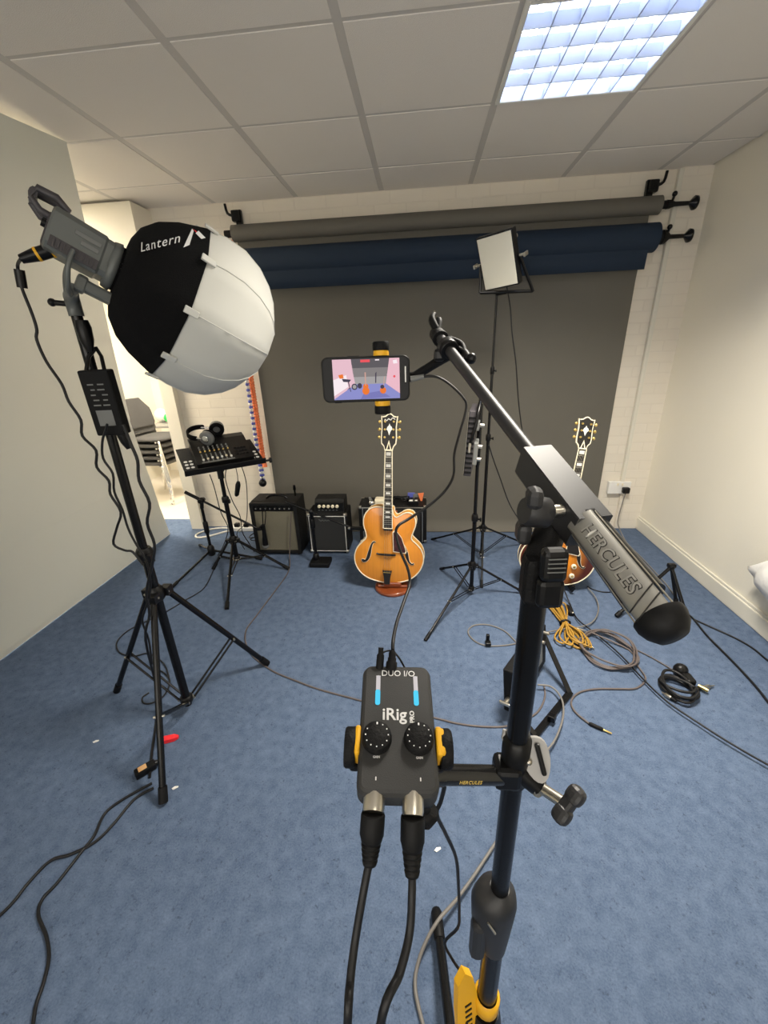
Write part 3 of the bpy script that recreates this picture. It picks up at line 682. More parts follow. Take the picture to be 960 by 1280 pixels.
b.rings(R, smooth=False, T=BF); part('swivel_housing', b, st)
b = MB(K['black']); CW0, CW1 = BL * .80, BL * 1.0
b.lathe([(CW0, .0158), (CW1 - .03, .0172)], (0, 0, 0), (1, 0, 0), 28, T=BF); cw = part('counterweight', b, st)
b = MB(K['rubber']); b.lathe([(CW1 - .013, .0186), (CW1 - .008, .0186), (CW1 - .002, .0162), (CW1 + .004, .011), (CW1 + .005, .002)], (0, 0, 0), (1, 0, 0), 28, T=BF); part('end_cap', b, cw)
VW = Vector((0, 0, 1.531)); mid = BF @ Vector((BL * .9, 0, 0)); vd = BF.to_3x3().inverted() @ (VW - mid).normalized()
phi0 = math.atan2(vd.z, vd.y) + (.10 if sy > 0 else -.10)    # the silver face is turned up and back towards the operator
def cw_pt(x, r, a): return Vector((x, r * math.cos(phi0 + a), r * math.sin(phi0 + a)))
b = MB(K['silverstrip']); R = []
AR = [(-.75 + 1.5 * i / 14) for i in range(15)]
for x in (CW0 + .004, CW1 - .011): R.append([cw_pt(x, .0184, a) for a in AR] + [cw_pt(x, .0145, a) for a in AR[::-1]])
b.rings(R, T=BF); part('silver_face', b, cw)
for s in (-1, 1):
    b = MB(K['nickel']); b.tube([cw_pt(CW0 + .004, .0163, s * .98), cw_pt(CW1 - .011, .0174, s * .98)], .0007, 6, T=BF); part('edge_line', b, cw)
b = MB(K['ebony'])
for k in (0, 1): b.tube([cw_pt(CW1 - .012 - .012 + .008 * k + .010 * math.sin((a + .75) / 1.5 * PI / 2) - .006, .0185, a) for a in AR], .0006, 5, T=BF)
part('curved_line', b, cw)
nz = Vector((0, math.cos(phi0), math.sin(phi0))); LT = frame(Vector((CW0 + (CW1 - CW0) * .42, 0, 0)) + nz * .0184, (1, 0, 0), z=nz)
for off, lift, th, mt in ((.0006, .0184, .0003, 'ebony'), (0, .0188, .0009, 'letter')):  # wider dark copy stands in for the letters' shadow, paler copy for lit tops
    vs, fs = text_mesh('HERCULES', .0150, .0010, spacing=1.04, offset=off); out = []
    flip = -1 if (LT.to_3x3() @ Vector((0, 1, 0))).dot(Vector((0, -math.sin(phi0), math.cos(phi0)))) < 0 else 1
    for p in vs: out.append(cw_pt(CW0 + (CW1 - CW0) * .45 + p.x * .95, lift + (th if p.z > 0 else 0), flip * p.y / .0184))   # wrapped round the face
    b = MB(K[mt]); b.add(out, fs, False, BF); part('lettering', b, cw)
# swivel joint between pole and boom
sw = BF @ Vector((BL * .735, 0, -.030))
b = MB(K['matte']); b.tube([PP(1.325), PP(1.345), sw + Vector((0, 0, -.012)), BF @ Vector((BL * .735, 0, -.018))], [.013, .0145, .0155, .015], 14); b.box(PP(1.33), (.027, .026, .05), .007)
part('swivel_joint', b, st)
kn = Vector((0.1052, 0.3581, 1.3857)); kd = (sw - kn).normalized()
b = MB(K['satinblack']); KF = frame(kn, (.25, .1, -.95), z=Vector((0, 0, 1.531)) - kn)
b.lathe([(-.014, .012), (-.008, .0145), (.008, .0145), (.012, .010)], kn, (.9, .25, -.2), 18)
b.box(kn + Vector((-.006, -.006, .016)), (.014, .020, .020), .006); b.box(kn + Vector((-.010, .004, -.022)), (.013, .022, .022), .006)
b.m = K['nickel']; b.cyl(kn, kn + Vector((.032, .004, .001)), .0055, n=12); part('tilt_knob', b, st)
b = MB(K['black']); lf = frame(PP(1.356) + Vector((.006, -.021, 0)), (1, .1, 0), z=(0, .05, 1)); b.box((0, 0, 0), (.022, .014, .030), .005, T=lf); b.box((0, .002, -.028), (.023, .013, .028), .005, T=lf)
b.m = K['grey']
for i in range(4): b.box((0, -.0072, .008 - .0040 * i), (.015, .001, .0009), 0, T=lf)
part('quick_release', b, st)
# boom end: microphone clip, cable clip
b = MB(K['matte']); b.lathe([(-.016, .008), (-.012, .0125), (.004, .0125), (.012, .010)], (0, 0, 0), (1, 0, 0), 16, T=BF); b.lathe([(.006, .0135), (.014, .0135)], (0, 0, 0), (1, 0, 0), 16, T=BF); part('end_fitting', b, st)
b = MB(K['rubber']); tp = BF @ Vector((-.006, 0, .006)); c1 = Vector((0.0215, 0.792, 1.5814))
b.tube([tp, lerp(tp, c1, .5) + Vector((-.007, 0, .004)), c1], [.007, .0065, .004], 8, k=4); b.tube([tp, lerp(tp, c1, .55) + Vector((.006, 0, 0)), c1 + Vector((.006, -.004, -.008))], [.007, .0055, .0035], 8, k=4); part('microphone_clip', b, st)
b = MB(K['matte']); b.tube([BF @ Vector((.035, sy * .008, .008)), BF @ Vector((.055, sy * .022, .006)), BF @ Vector((.085, sy * .018, -.002)), BF @ Vector((.095, sy * .008, -.006))], .0045, 8, k=4); part('cable_clip', b, st)
# ---- phone and its holder
ph_c = Vector((-0.0955, 0.7286, 1.4809)); rx = (Vector((-0.0206, 0.7359, 1.4802)) - Vector((-0.1698, 0.7212, 1.4811)))
cz = (Vector((0, 0, 1.531)) - ph_c).normalized(); PF = frame(ph_c, rx, z=cz)     # x right, y up, z to the viewer
hd = thing('phone_holder', 'black phone clamp with yellow and black jaws gripping the phone on the boom', 'phone holder', M=PF)
arm_end = PF.inverted() @ (BF @ Vector((.055, 0, -.012)))
for s in (1, -1):
    b = MB(K['yellow']); b.lathe([(0, .0135), (.004, .0135), (.009, .0125)], (.027, s * .037, -.004), (0, s, 0), 20); part('yellow_jaw_pad', b, hd, local=True)
    b = MB(K['matte']); b.lathe([(.008, .0135), (.010, .0142), (.020, .0142), (.022, .013)], (.027, s * .037, -.004), (0, s, 0), 24); part('black_jaw_knob', b, hd, local=True)
b = MB(K['black']); b.box((.027, 0, -.018), (.03, .08, .012), .004); b.box((.027, .037, -.012), (.018, .006, .016), .002); b.box((.027, -.037, -.012), (.018, .006, .016), .002); part('back_bracket', b, hd, local=True)
b = MB(K['matte']); b.tube([(.035, 0, -.022), (.085, .002, -.026), tuple(lerp((.085, .002, -.026), arm_end, .55)), tuple(arm_end)], [.009, .0085, .0075, .0085], 12); part('arm', b, hd, local=True)
cl = Matrix.Translation((0, 0, 0))
b = MB(K['black']); b.lathe([(.044, .0135), (.044, .0155), (.066, .0155), (.066, .0135)], (0, 0, 0), (1, 0, 0), 18, T=BF); b.tube([BF @ Vector((.055, sy * .012, 0)), BF @ Vector((.075, sy * .022, .0)), BF @ Vector((.10, sy * .020, 0))], .006, 8)
b.sphere(BF @ Vector((.102, sy * .022, .002)), .0085, 10); b.box(BF @ Vector((.05, -sy * .012, -.012)), (.018, .018, .02), .005); part('boom_clamp', b, hd)
ph = thing('smartphone', 'black smartphone held sideways showing the camera view of the two guitars', 'phone', M=PF)
def rrect(w, h, r, n=6):
    o = []
    for cx, cy, a0 in ((w / 2 - r, h / 2 - r, 0), (-w / 2 + r, h / 2 - r, 90), (-w / 2 + r, -h / 2 + r, 180), (w / 2 - r, -h / 2 + r, 270)):
        for i in range(n + 1):
            a = math.radians(a0 + 90 * i / n); o.append((cx + r * math.cos(a), cy + r * math.sin(a)))
    return o
def plate(mb, w, h, r, zs, T=None, c=(0, 0), n=6):
    # zs: list of (z, inset)
    mb.rings([[Vector((c[0] + x, c[1] + y, z)) for x, y in rrect(w - 2 * i, h - 2 * i, max(r - i, .0005), n)] for z, i in zs], True, False, T=T); return mb
b = MB(K['rubber']); plate(b, .150, .0745, .011, [(-.011, .002), (-.009, 0), (-.0005, 0), (.0015, .0012)]); part('case', b, ph, local=True)
b = MB(K['glass']); plate(b, .144, .069, .009, [(.0008, 0), (.0018, 0)]); part('glass_front', b, ph, local=True)
S = {n: emis('screen_' + n, c, 1.0) for n, c in dict(wall=(.80, .52, .60), wallr=(.84, .50, .58), wallw=(.95, .84, .88), back=(.12, .11, .12), backm=(.24, .22, .22), backl=(.38, .36, .36), floor=(.27, .28, .60), floord=(.20, .20, .48), orange=(.85, .20, .04), dark=(.07, .06, .09), neck=(.62, .36, .30), red=(.85, .10, .12)).items()}
W2, H2 = .1135, .0655; SX = .0008
def SP(u, v, z): return Vector((SX + (u - .5) * W2, (.5 - v) * H2, z))
b = MB(S['wall'])
def poly(m, uv, z):
    b.m = S[m]; b.add([SP(u, v, z) for u, v in uv], [list(range(len(uv)))[::-1]])
z = .0020
poly('wall', [(0, 0), (.28, 0), (.33, .62), (.0, .98)], z); poly('wallw', [(0, .5), (.20, .38), (.22, .68), (0, .9)], z + .00008); poly('back', [(.28, 0), (.85, 0), (.83, .22), (.29, .22)], z); poly('backm', [(.29, .22), (.83, .22), (.81, .44), (.31, .44)], z); poly('backl', [(.31, .44), (.81, .44), (.79, .62), (.33, .62)], z)
poly('wallr', [(.85, 0), (1, 0), (1, .88), (.79, .62)], z); poly('wallw', [(.90, .06), (.96, .04), (.97, .13), (.91, .14)], z + .0001)
poly('floor', [(0, .98), (.33, .62), (.79, .62), (1, .88), (1, 1), (0, 1)], z); poly('floord', [(.45, .86), (.70, .80), (.86, .96), (.4, 1)], z + .00006)
def blob(m, c, rx_, ry_, z, n=14): poly(m, [(c[0] + rx_ * math.cos(2 * PI * i / n), c[1] - ry_ * math.sin(2 * PI * i / n)) for i in range(n)][::-1], z)
blob('orange', (.485, .79), .055, .10, z + .0002); blob('orange', (.485, .68), .042, .07, z + .0002); poly('neck', [(.475, .33), (.495, .33), (.492, .66), (.478, .66)], z + .0003)
blob('orange', (.745, .79), .048, .085, z + .0002); blob('dark', (.735, .70), .03, .05, z + .0003); poly('neck', [(.765, .45), (.775, .45), (.76, .72), (.748, .72)], z + .0002)
blob('dark', (.315, .68), .045, .08, z + .0002); blob('dark', (.395, .66), .035, .07, z + .0002); blob('backl', (.315, .68), .028, .05, z + .0003)
poly('dark', [(.635, .36), (.655, .32), (.645, .60), (.63, .60)], z + .0002)
poly('dark', [(.13, .47), (.27, .50), (.24, .56), (.15, .55)], z + .0003); poly('orange', [(.08, .38), (.15, .36), (.16, .46), (.10, .47)], z + .0003); poly('dark', [(.22, .56), (.235, .56), (.26, .80), (.25, .80)], z + .0003); poly('dark', [(.20, .76), (.235, .70), (.27, .80), (.24, .72)], z + .0003)
poly('red', [(.42, .02), (.56, .02), (.56, .085), (.42, .085)], z + .0003); poly('wallw', [(.64, .02), (.70, .02), (.70, .05), (.64, .05)], z + .0003); blob('red', (.92, .45), .018, .03, z + .0003); blob('wall', (.82, .52), .015, .03, z + .0002); blob('wall', (.82, .40), .012, .02, z + .0002)
part('screen', b, ph, local=True, orient=False)
b = MB(K['white']); plate(b, .0022, .026, .001, [(.0018, 0), (.0022, 0)], c=(.0675, .006)); part('home_bar', b, ph, local=True)
b = MB(K['rubber']); b.box((-.02, .0375, -.005), (.02, .0015, .003), .0005); b.box((-.05, -.0375, -.005), (.012, .0015, .003), .0005); part('side_button', b, ph, local=True)
# ---- audio interface on its arm
iT = Vector((-0.0261, 0.3478, 1.2084)); iB = Vector((-0.0227, 0.2373, 1.1809)); iR = Vector((0.0112, 0.2583, 1.1869)); iL = Vector((-0.0579, 0.2529, 1.1908))
IL = (iT - iB).length; IW = .0685
IF = frame((iT + iB) / 2, iR - iL, y=iT - iB)                # x right, y towards the top edge, z out of the face
t = thing('audio_interface', 'charcoal two-channel audio interface with two dials and blue level lights', 'audio interface', M=IF)
b = MB(K['devgrey']); plate(b, IW + .004, IL + .010, .010, [(-.027, .003), (-.024, 0), (-.006, 0), (-.0015, .0018), (0, .0042)], c=(0, -.002), n=8); body = part('body', b, t, local=True)
def ty(v): return IL / 2 - v * IL                            # v: 0 top .. 1 bottom of the face
def on_face(mb, s, size, x, v, **kw): return text(mb, s, size, Matrix.Translation((x, ty(v), .0002)), extrude=.0002, **kw)
b = MB(K['graytext']); on_face(b, 'DUO I/O', .0092, .0015, .07); part('lettering', b, body, local=True)
b = MB(K['graytext']); on_face(b, 'iRig', .0165, -.003, .46, offset=.00025); part('lettering', b, body, local=True)
b = MB(K['graytext']); text(b, 'PRO', .0062, Matrix.Translation((.0145, ty(.475), .0002)) @ Matrix.Rotation(PI / 2, 4, 'Z'), extrude=.0002, offset=.0002); part('lettering', b, body, local=True)
E_BLUE = emis('lit_blue_level', (.10, .66, .95), 1.0); K['lens'] = mat('pale_level_lens', (.5, .5, .58), .4)
for x, s in ((-.0195, 'IN1'), (.0195, 'IN2')):
    b = MB(K['lens']); plate(b, .0044, .021, .0021, [(-.0005, 0), (.0005, 0)], c=(x, ty(.185))); part('level_meter', b, t, local=True)
    b = MB(E_BLUE); plate(b, .0050, .016, .0022, [(-.0005, 0), (.0008, 0)], c=(x - .0002, ty(.305))); part('blue_level_light', b, t, local=True)
    b = MB(K['graytext']); plate(b, .0045, .0012, .0004, [(-.0002, 0), (.0003, 0)], c=(x, ty(.10))); part('meter_print', b, body, local=True)
    b = MB(K['graytext']); text(b, 'GAIN', .0026, Matrix.Translation((x, ty(.802), .0002)), extrude=.0001, offset=.0001); part('gain_print', b, body, local=True)
    b = MB(K['graytext']); plate(b, .0012, .0014, .0005, [(-.0002, 0), (.0003, 0)], c=(x, ty(.535))); part('dot_print', b, body, local=True)
    b = MB(K['graytext']); plate(b, .001, .003, .0004, [(-.0002, 0), (.0003, 0)], c=(x, ty(.955))); part('channel_print', b, body, local=True)
    b = MB(K['matte']); c = Vector((x, ty(.665), 0)); b.lathe([(0, .0140), (.003, .0140), (.0036, .0136), (.0080, .0132), (.0088, .0125), (.0089, .001)], c, (0, 0, 1), 40); kb = part('gain_knob', b, t, local=True)
    b = MB(K['graytext'])
    for i in range(11):
        a = math.radians(90 - 30 * i); d = Vector((math.cos(a), math.sin(a), 0)); b.box(c + d * .0105 + Vector((0, 0, .0090)), (.0010, .0010, .0003) if i else (.0014, .0022, .0003), 0)
    part('dial_dots', b, kb, local=True)
# clamp holding it: yellow / black jaws
hd = thing('device_holder', 'black clamp with yellow jaws and a round arm holding the audio interface on the stand', 'device holder', M=IF)
for s in (1, -1):
    b = MB(K['yellow']); b.box((s * (.0390 if s > 0 else .0375), ty(.66), -.012), (.005 if s < 0 else .006, .026, .024), .002)
    if s > 0: b.box((.0415, ty(.66), -.007), (.006, .024, .012), .002)
    part('yellow_jaw_pad', b, hd, local=True)
    b = MB(K['matte']); b.lathe([(.0405, .017), (.0415, .0178), (.050, .0178), (.052, .0165)] if s > 0 else [(.0395, .017), (.0405, .0178), (.048, .0178), (.050, .0165)], (0, ty(.66), -.018), (s, 0, 0), 24); part('black_jaw_knob', b, hd, local=True)
b = MB(K['black']); b.box((0, ty(.66), -.040), (.092, .024, .009), .003); b.box((.020, ty(.78), -.047), (.03, .05, .012), .004); part('back_bracket', b, hd, local=True)
A0 = Vector((0.0098, 0.2989, 1.1109)); A1 = Vector((0.0896, 0.3262, 1.078)); ad = (A1 - A0).normalized()
b = MB(K['gloss']); b.cyl(A0 - ad * .03, A1, .0105, n=24); b.lathe([(.0, .0115), (.012, .0115)], A0, ad, 20); b.cyl(A0 - ad * .03, IF @ Vector((.02, ty(.80), -.05)), .0095, n=14); arm = part('arm', b, hd)
am = lerp(A0, A1, .47); an = ((VW - am) - ad * (VW - am).dot(ad)).normalized(); dn = ad.cross(an)
b = MB(K['goldtext']); LT2 = frame(am + (an * math.cos(.75) - (dn if dn.z > 0 else -dn) * math.sin(.75)) * .0106, ad, z=(an * math.cos(.75) - (dn if dn.z > 0 else -dn) * math.sin(.75)))
text(b, 'HERCULES', .0056, LT2, extrude=.0002, spacing=1.1); part('lettering', b, arm)
cc = Vector((0.1154, 0.3349, 1.0771))
b = MB(K['black']); b.lathe([(0, .011), (.003, .0155), (.068, .0155), (.072, .011)], PP(1.058), (0, 0, 1), 20); b.box(lerp(A1, PP(1.085), .35), (.03, .028, .032), .006); part('pole_clamp', b, hd)
K['clampgrey'] = mat('light_grey_steel', (.38, .37, .36), .4)
pn = (VW - cc).normalized(); CF = frame(Vector((0.1238, 0.3302, 1.1061)), (.62, 0, .78) if False else Vector((0.1299, 0.3207, 1.0813)) - Vector((0.1176, 0.3379, 1.1268)), z=pn)
b = MB(K['clampgrey']); out = []
for i in range(24):
    a = 2 * PI * i / 24; out.append((.026 * math.cos(a) + .004 * math.cos(2 * a), .0155 * math.sin(a)))
b.rings([[Vector((x, y, zz)) for x, y in out] for zz in (-.002, .002)], True, False, T=CF); part('cam_plate', b, hd)
b = MB(K['black']); b.box((.002, .0045, .004), (.036, .0055, .005), .002, T=CF); b.m = K['nickel']; b.sphere((.003, -.0085, .003), .0042, 12, T=CF); part('cam_link', b, hd)
b = MB(K['clampgrey']); b.tube([(0.091, 0.3405, 1.1318), (0.0892, 0.337, 1.1236), (0.0927, 0.334, 1.1152)], .0022, 6); part('edge_plate', b, hd)
k0 = Vector((0.1291, 0.3252, 1.0657)); k1 = Vector((0.1494, 0.3032, 1.0732)); kd = (k1 - k0).normalized()
b = MB(K['black']); b.tube([PP(1.085), k0], [.014, .011], 12); b.m = K['grey']; b.lathe([(0, .011), (.004, .011)], k0, kd, 16); b.m = K['nickel']; b.cyl(k0, k1, .0062, n=14); part('clamp_screw', b, hd)
b = MB(K['satinblack']); KF = frame(Vector((0.1535, 0.2992, 1.0759)), Vector((0.1628, 0.3045, 1.0865)) - Vector((0.1451, 0.2938, 1.0645)), y=kd)
b.box((-.012, 0, 0), (.020, .018, .018), .007, T=KF, seg=3); b.box((.012, 0, 0), (.020, .018, .018), .007, T=KF, seg=3); b.box((0, -.001, 0), (.018, .014, .014), .004, T=KF); part('wing_knob', b, hd)
b = MB(K['matte']); kk = Vector((0.0028, 0.2621, 1.1075)); b.lathe([(-.008, .009), (-.006, .012), (.006, .012), (.008, .009)], kk, (.6, .2, .8), 16); b.cyl(kk, IF @ Vector((.022, ty(.95), -.045)), .006); part('rear_knob', b, hd)
# ---- XLR plugs and cables
for i, (pl, nm, extra) in enumerate((( [(-0.0407, 0.2337, 1.1764), (-0.0416, 0.2223, 1.1673), (-0.0438, 0.2017, 1.1356), (-0.0476, 0.1899, 1.1235), (-0.0533, 0.1725, 1.0955), (-0.0557, 0.1531, 1.0803), (-0.0563, 0.1335, 1.0588)], 'left of the two thick black microphone cables plugged into the audio interface', (-.15, .10, .5)), ([(-0.0088, 0.2362, 1.1746), (-0.0084, 0.2242, 1.1636), (-0.0089, 0.2012, 1.1258), (-0.0088, 0.192, 1.1191), (-0.0106, 0.1774, 1.0969), (-0.0176, 0.1587, 1.0846), (-0.0326, 0.1355, 1.0579)], 'right of the two thick black microphone cables plugged into the audio interface', (-.10, .08, .5)))):
    P = [Vector(p) for p in pl]; P[0] = IF @ Vector(((IF.inverted() @ P[1]).x + .0006, -IL / 2 - .005, -.010))
    t = thing('microphone_cable', nm, 'cable', tuple(P[0]), group='cables plugged into the audio interface')
    ax = (P[1] - P[0]).normalized(); b = MB(K['nickel']); s0 = P[0] - ax * .004; b.lathe([(0, .0093), ((P[1] - s0).length - .003, .0093), ((P[1] - s0).length, .0086)], s0, ax, 24); part('silver_shell', b, t)
    L = (P[2] - P[1]).length; b = MB(K['rubber']); pr = [(0, .0096), (.0015, .0102), (L * .42, .0102), (L * .46, .0095), (L * .5, .0092)]
    for k in range(4): q = L * (.55 + .1 * k); pr += [(q, .0086 - .0006 * k), (q + L * .02, .0072 - .0005 * k), (q + L * .05, .0072 - .0005 * k), (q + L * .07, .0084 - .0006 * k)]
    pr += [(L, .0058), (L * 1.02, .0042)]
    ax = (P[2] - P[1]).normalized(); b.lathe(pr, P[1], ax, 24); part('strain_relief', b, t)
    b = MB(K['cableblack']); b.tube([P[2] - ax * .004] + P[3:] + [P[-1] + Vector((-.02, -.02, -.25)), Vector(extra) + Vector((-.03, .02, -.3)), Vector((extra[0] - .05, .05, .01)), Vector((extra[0] - .25, -.05, .006))], .0034, 10, k=6); part('lead', b, t)
t = thing('signal_cable', 'black cable looping from the phone past the amber guitar into the audio interface', 'cable', (-0.0339, 0.3486, 1.2095))
p0, p1 = Vector((-0.0338, 0.3457, 1.2078)), Vector((-0.0324, 0.3576, 1.2235))
b = MB(K['rubber']); d = (p1 - p0); b.lathe([(0, .006), (d.length * .35, .006), (d.length * .4, .0045), (d.length * .55, .0048), (d.length * .6, .0038), (d.length * .8, .0042), (d.length, .002)], p0, d, 14); part('plug', b, t)
q0, q1 = Vector((-0.0192, 0.7352, 1.4781)), Vector((0.0033, 0.7337, 1.4821))
b = MB(K['grey']); b.tube([q0, q1], [.0052, .0038], 10); part('plug', b, t)
b = MB(K['cableblack']); b.tube([q1] + [(0.0247, 0.73, 1.4811), (0.0472, 0.7216, 1.4682), (0.068, 0.7102, 1.4481), (0.0727, 0.699, 1.4327), (0.0608, 0.668, 1.3993), (0.0509, 0.6438, 1.3687), (0.0489, 0.6215, 1.3411), (0.0348, 0.6062, 1.3201), (0.0099, 0.5863, 1.3039), (-0.019, 0.5672, 1.2907), (-0.0349, 0.548, 1.2874), (-0.0381, 0.5383, 1.2777), (-0.0304, 0.516, 1.2607), (-0.0199, 0.4987, 1.2423), (-0.0174, 0.4827, 1.229), (-0.0238, 0.4477, 1.2243), (-0.0306, 0.4038, 1.2247), (-0.0326, 0.3697, 1.2266)] + [p1], .0021, 8, k=5); part('lead', b, t)
t = thing('jack_lead', 'short thin black lead with a small plug in the top of the audio interface', 'cable', (-0.0469, 0.3468, 1.2084))
b = MB(K['rubber']); b.lathe([(0, .0042), (.014, .0042), (.016, .0028), (.022, .003)], (-0.0464, 0.3454, 1.2075), Vector((-0.0455, 0.3555, 1.2216)) - Vector((-0.0464, 0.3454, 1.2075)), 12); part('plug', b, t)
b = MB(K['cableblack']); b.tube([(-0.0455, 0.3545, 1.2191), (-0.0406, 0.3595, 1.2194), (-0.0338, 0.3633, 1.2164), (-0.0268, 0.3615, 1.2104), (-0.0208, 0.3628, 1.1959), (-0.0148, 0.3655, 1.1796)], .0011, 6, k=4); part('lead', b, t)
solo('holder_cable', MB(K['cableblack']).tube([(0.024, 0.3076, 1.1341), (0.0245, 0.3034, 1.1182), (0.0234, 0.2983, 1.098), (0.0198, 0.301, 1.0653), (0.0157, 0.3019, 1.0418), (0.0278, 0.3202, 0.9771), (0.0452, 0.3475, 0.8797), (0.0527, 0.3641, 0.785), (0.0583, 0.3771, 0.6819), (0.0573, 0.3783, 0.6316), (0.0372, 0.3783, 0.5831), (0.0515, 0.3734, 0.5408), (0.0698, 0.3585, 0.5261), (0.0717, 0.3371, 0.5264), (0.0695, 0.3005, 0.4902)], .0024, 8, k=4), 'thin black cable hanging from the interface arm down to the yellow lever', 'cable')
solo('grey_cable', MB(K['cablegrey']).tube([(0.3024, 0.9238, 0.01), (0.2453, 0.8701, 0.012), (0.1603, 0.7674, 0.02), (0.096, 0.6935, 0.03), (0.0429, 0.6383, 0.045), (0.0049, 0.592, 0.03), (-0.0162, 0.5496, 0.015), (-0.0199, 0.5148, 0.01), (-0.0095, 0.4793, 0.008), (0.0096, 0.4333, 0.006)], .005, 8, k=4), 'grey cable lying across the foot of the boom stand leg with the rubber tip', 'cable')
# ---------------------------------------------------------------- guitars
def zpt(x, y): return ((x - 407) * .001418, (1175 - y) * .001365)
OUT = [(380, 793), (350, 792), (325, 800), (303, 822), (291, 852), (291, 888), (301, 922), (301, 950), (283, 972), (260, 1000), (247, 1040), (250, 1082), (270, 1122), (305, 1152), (350, 1168), (407, 1175), (462, 1168), (512, 1148), (548, 1112), (567, 1070), (570, 1028), (557, 990), (532, 962), (517, 948), (512, 932), (520, 905), (529, 875), (528, 846), (516, 822), (497, 813), (475, 818), (455, 832), (440, 838), (428, 826), (424, 800)]
def guitar(name, label, M, top, side_m, burst=False, knobs=False):
    t = thing(name, label, 'guitar', M=M)
    o = [Vector((x, 0, z)) for x, z in spline_2d([zpt(*p) for p in OUT])]
    cen = Vector((0, 0, .20)); D = .042
    def ring(y, k): return [Vector((cen.x + (p.x - cen.x) * k, y, cen.z + (p.z - cen.z) * k)) for p in o]
    b = MB(side_m); b.rings([ring(-D, 1), ring(D, 1)], False, True)
    for k, y in ((1, D), (.85, D + .008), (.5, D + .016), (.02, D + .018)): pass
    b.rings([ring(D, 1), ring(D + .008, .85), ring(D + .016, .5), ring(D + .018, .02)], False, True); part('body', b, t, local=True)
    b = MB(top); b.rings([ring(-D, 1), ring(-D - .001, .97), ring(-D - .006, .86), ring(-D - .013, .6), ring(-D - .017, .35), ring(-D - .019, .02)], False, True); part('top', b, t, local=True)
    b = MB(K['ivory']); b.tube([p + Vector((0, -D, 0)) for p in o], .0042, 6, closed=True); b.tube([p + Vector((0, D, 0)) for p in o], .0035, 6, closed=True); part('binding', b, t, local=True)
    surf = lambda z: -D - .020
    # f holes: an S of changing width with round ends
    for s, pts in ((-1, [(297, 1060), (286, 1057), (290, 1066), (302, 1062), (313, 1045), (320, 1020), (325, 995), (333, 972), (341, 963), (348, 966)]), (1, [(527, 1060), (521, 1066), (508, 1058), (499, 1040), (494, 1018), (489, 998), (481, 978), (473, 966), (465, 964)])):
        b = MB(K['ivory']); P = [Vector((*(zpt(*q)[:1]), -D - .0145, zpt(*q)[1])) for q in pts]; n = len(spline(P, 5))
        w = [.004 + .0065 * math.exp(-((i / (n - 1) - .5) / .2) ** 2) for i in range(n)]
        def flat(mb, W, dy):
            Q = spline(P, 5); L, Rr = [], []
            for i, q in enumerate(Q):
                a = Q[max(i - 1, 0)]; c = Q[min(i + 1, n - 1)]; d = (c - a).normalized(); nn_ = Vector((d.z, 0, -d.x)); L.append(q + nn_ * W[i] + Vector((0, dy, 0))); Rr.append(q - nn_ * W[i] + Vector((0, dy, 0)))
            for i in range(n - 1):
                mb.rings([[L[i], L[i + 1], Rr[i + 1], Rr[i]], [v + Vector((0, .004, 0)) for v in (L[i], L[i + 1], Rr[i + 1], Rr[i])]], True, False)
        flat(b, [x + .0022 for x in w], 0); b.m = K['ebony']; flat(b, w, -.0012); part('f_hole', b, t, local=True)
    # pickguard
    pg = [zpt(*q) for q in ((428, 905), (441, 892), (470, 930), (494, 1000), (490, 1010), (432, 1004))]
    cx = sum(p[0] for p in pg) / 6; cz = sum(p[1] for p in pg) / 6
    b = MB(K['ivory']); b.prism(pg, -D - .028, -D - .025); pk = part('pickguard', b, t, local=True)
    b = MB(K['tortoise'] if not burst else K['ebony']); b.prism([(cx + (x - cx) * .88, cz + (z - cz) * .92) for x, z in pg], -D - .0295, -D - .027); part('guard_face', b, pk, local=True)
    # bridge, tailpiece
    b = MB(K['ebony']); zb = zpt(0, 1022)[1]; b.box((-.005, -D - .022, zb), (.115, .012, .012), .003); b.box((-.005, -D - .033, zb + .003), (.085, .007, .012), .002); b.tube([(-.075, -D - .022, zb + .006), (-.055, -D - .022, zb - .002)], .006, 6); part('bridge', b, t, local=True)
    b = MB(K['gold'] if burst else K['ebony']); b.prism([(-.033, .100), (.030, .100), (.020, .055), (.016, .004), (-.020, .004), (-.024, .055)], -D - .034, -D - .026); b.m = K['gold']; b.box((-.002, -D - .036, .088), (.05, .004, .004), .001); part('tailpiece', b, t, local=True)
    if burst or knobs:
        for x, z in ((.035, .155), (.105, .150), (.035, .092), (.105, .085)):
            b = MB(K['ivory']); b.lathe([(0, .0165), (.012, .015), (.014, .012)], (x, -D - .016, z), (0, -1, 0), 16); b.m = K['gold']; b.cyl((x, -D - .028, z), (x, -D - .0315, z), .008); part('knob', b, t, local=True)
        for z in (.20, .345):
            b = MB(K['ivory'] if z < .3 else K['nickel']); b.box((0, -D - .026, z), (.085, .014, .036), .003); part('pickup', b, t, local=True)
    else:
        b = MB(K['ebony']); b.box((.0, -D - .022, zpt(0, 893)[1]), (.058, .014, .022), .003); part('pickup', b, t, local=True)
    # neck
    zn, zf, zj = zpt(0, 524)[1], zpt(0, 885)[1], zpt(0, 800)[1]; yf = -D - .040
    b = MB(side_m if burst else K['blondeside']); R = []
    for z, wd, dp in ((zj - .01, .027, .03), (zj + .12, .026, .024), (zn - .05, .0225, .022), (zn, .0215, .02), (zn + .03, .021, .015)):
        R.append([Vector((wd * math.cos(PI + PI * i / 10), yf + .008 + dp * -math.sin(PI + PI * i / 10), z)) for i in range(11)])
    b.rings(R); b.box((0, -D - .012, (zj + zf) / 2 - .01), (.05, .05, .09), .006); part('neck', b, t, local=True)
    b = MB(K['ebony'])
    def fb(z): k = (z - zf) / (zn - zf); return .029 - .0075 * k
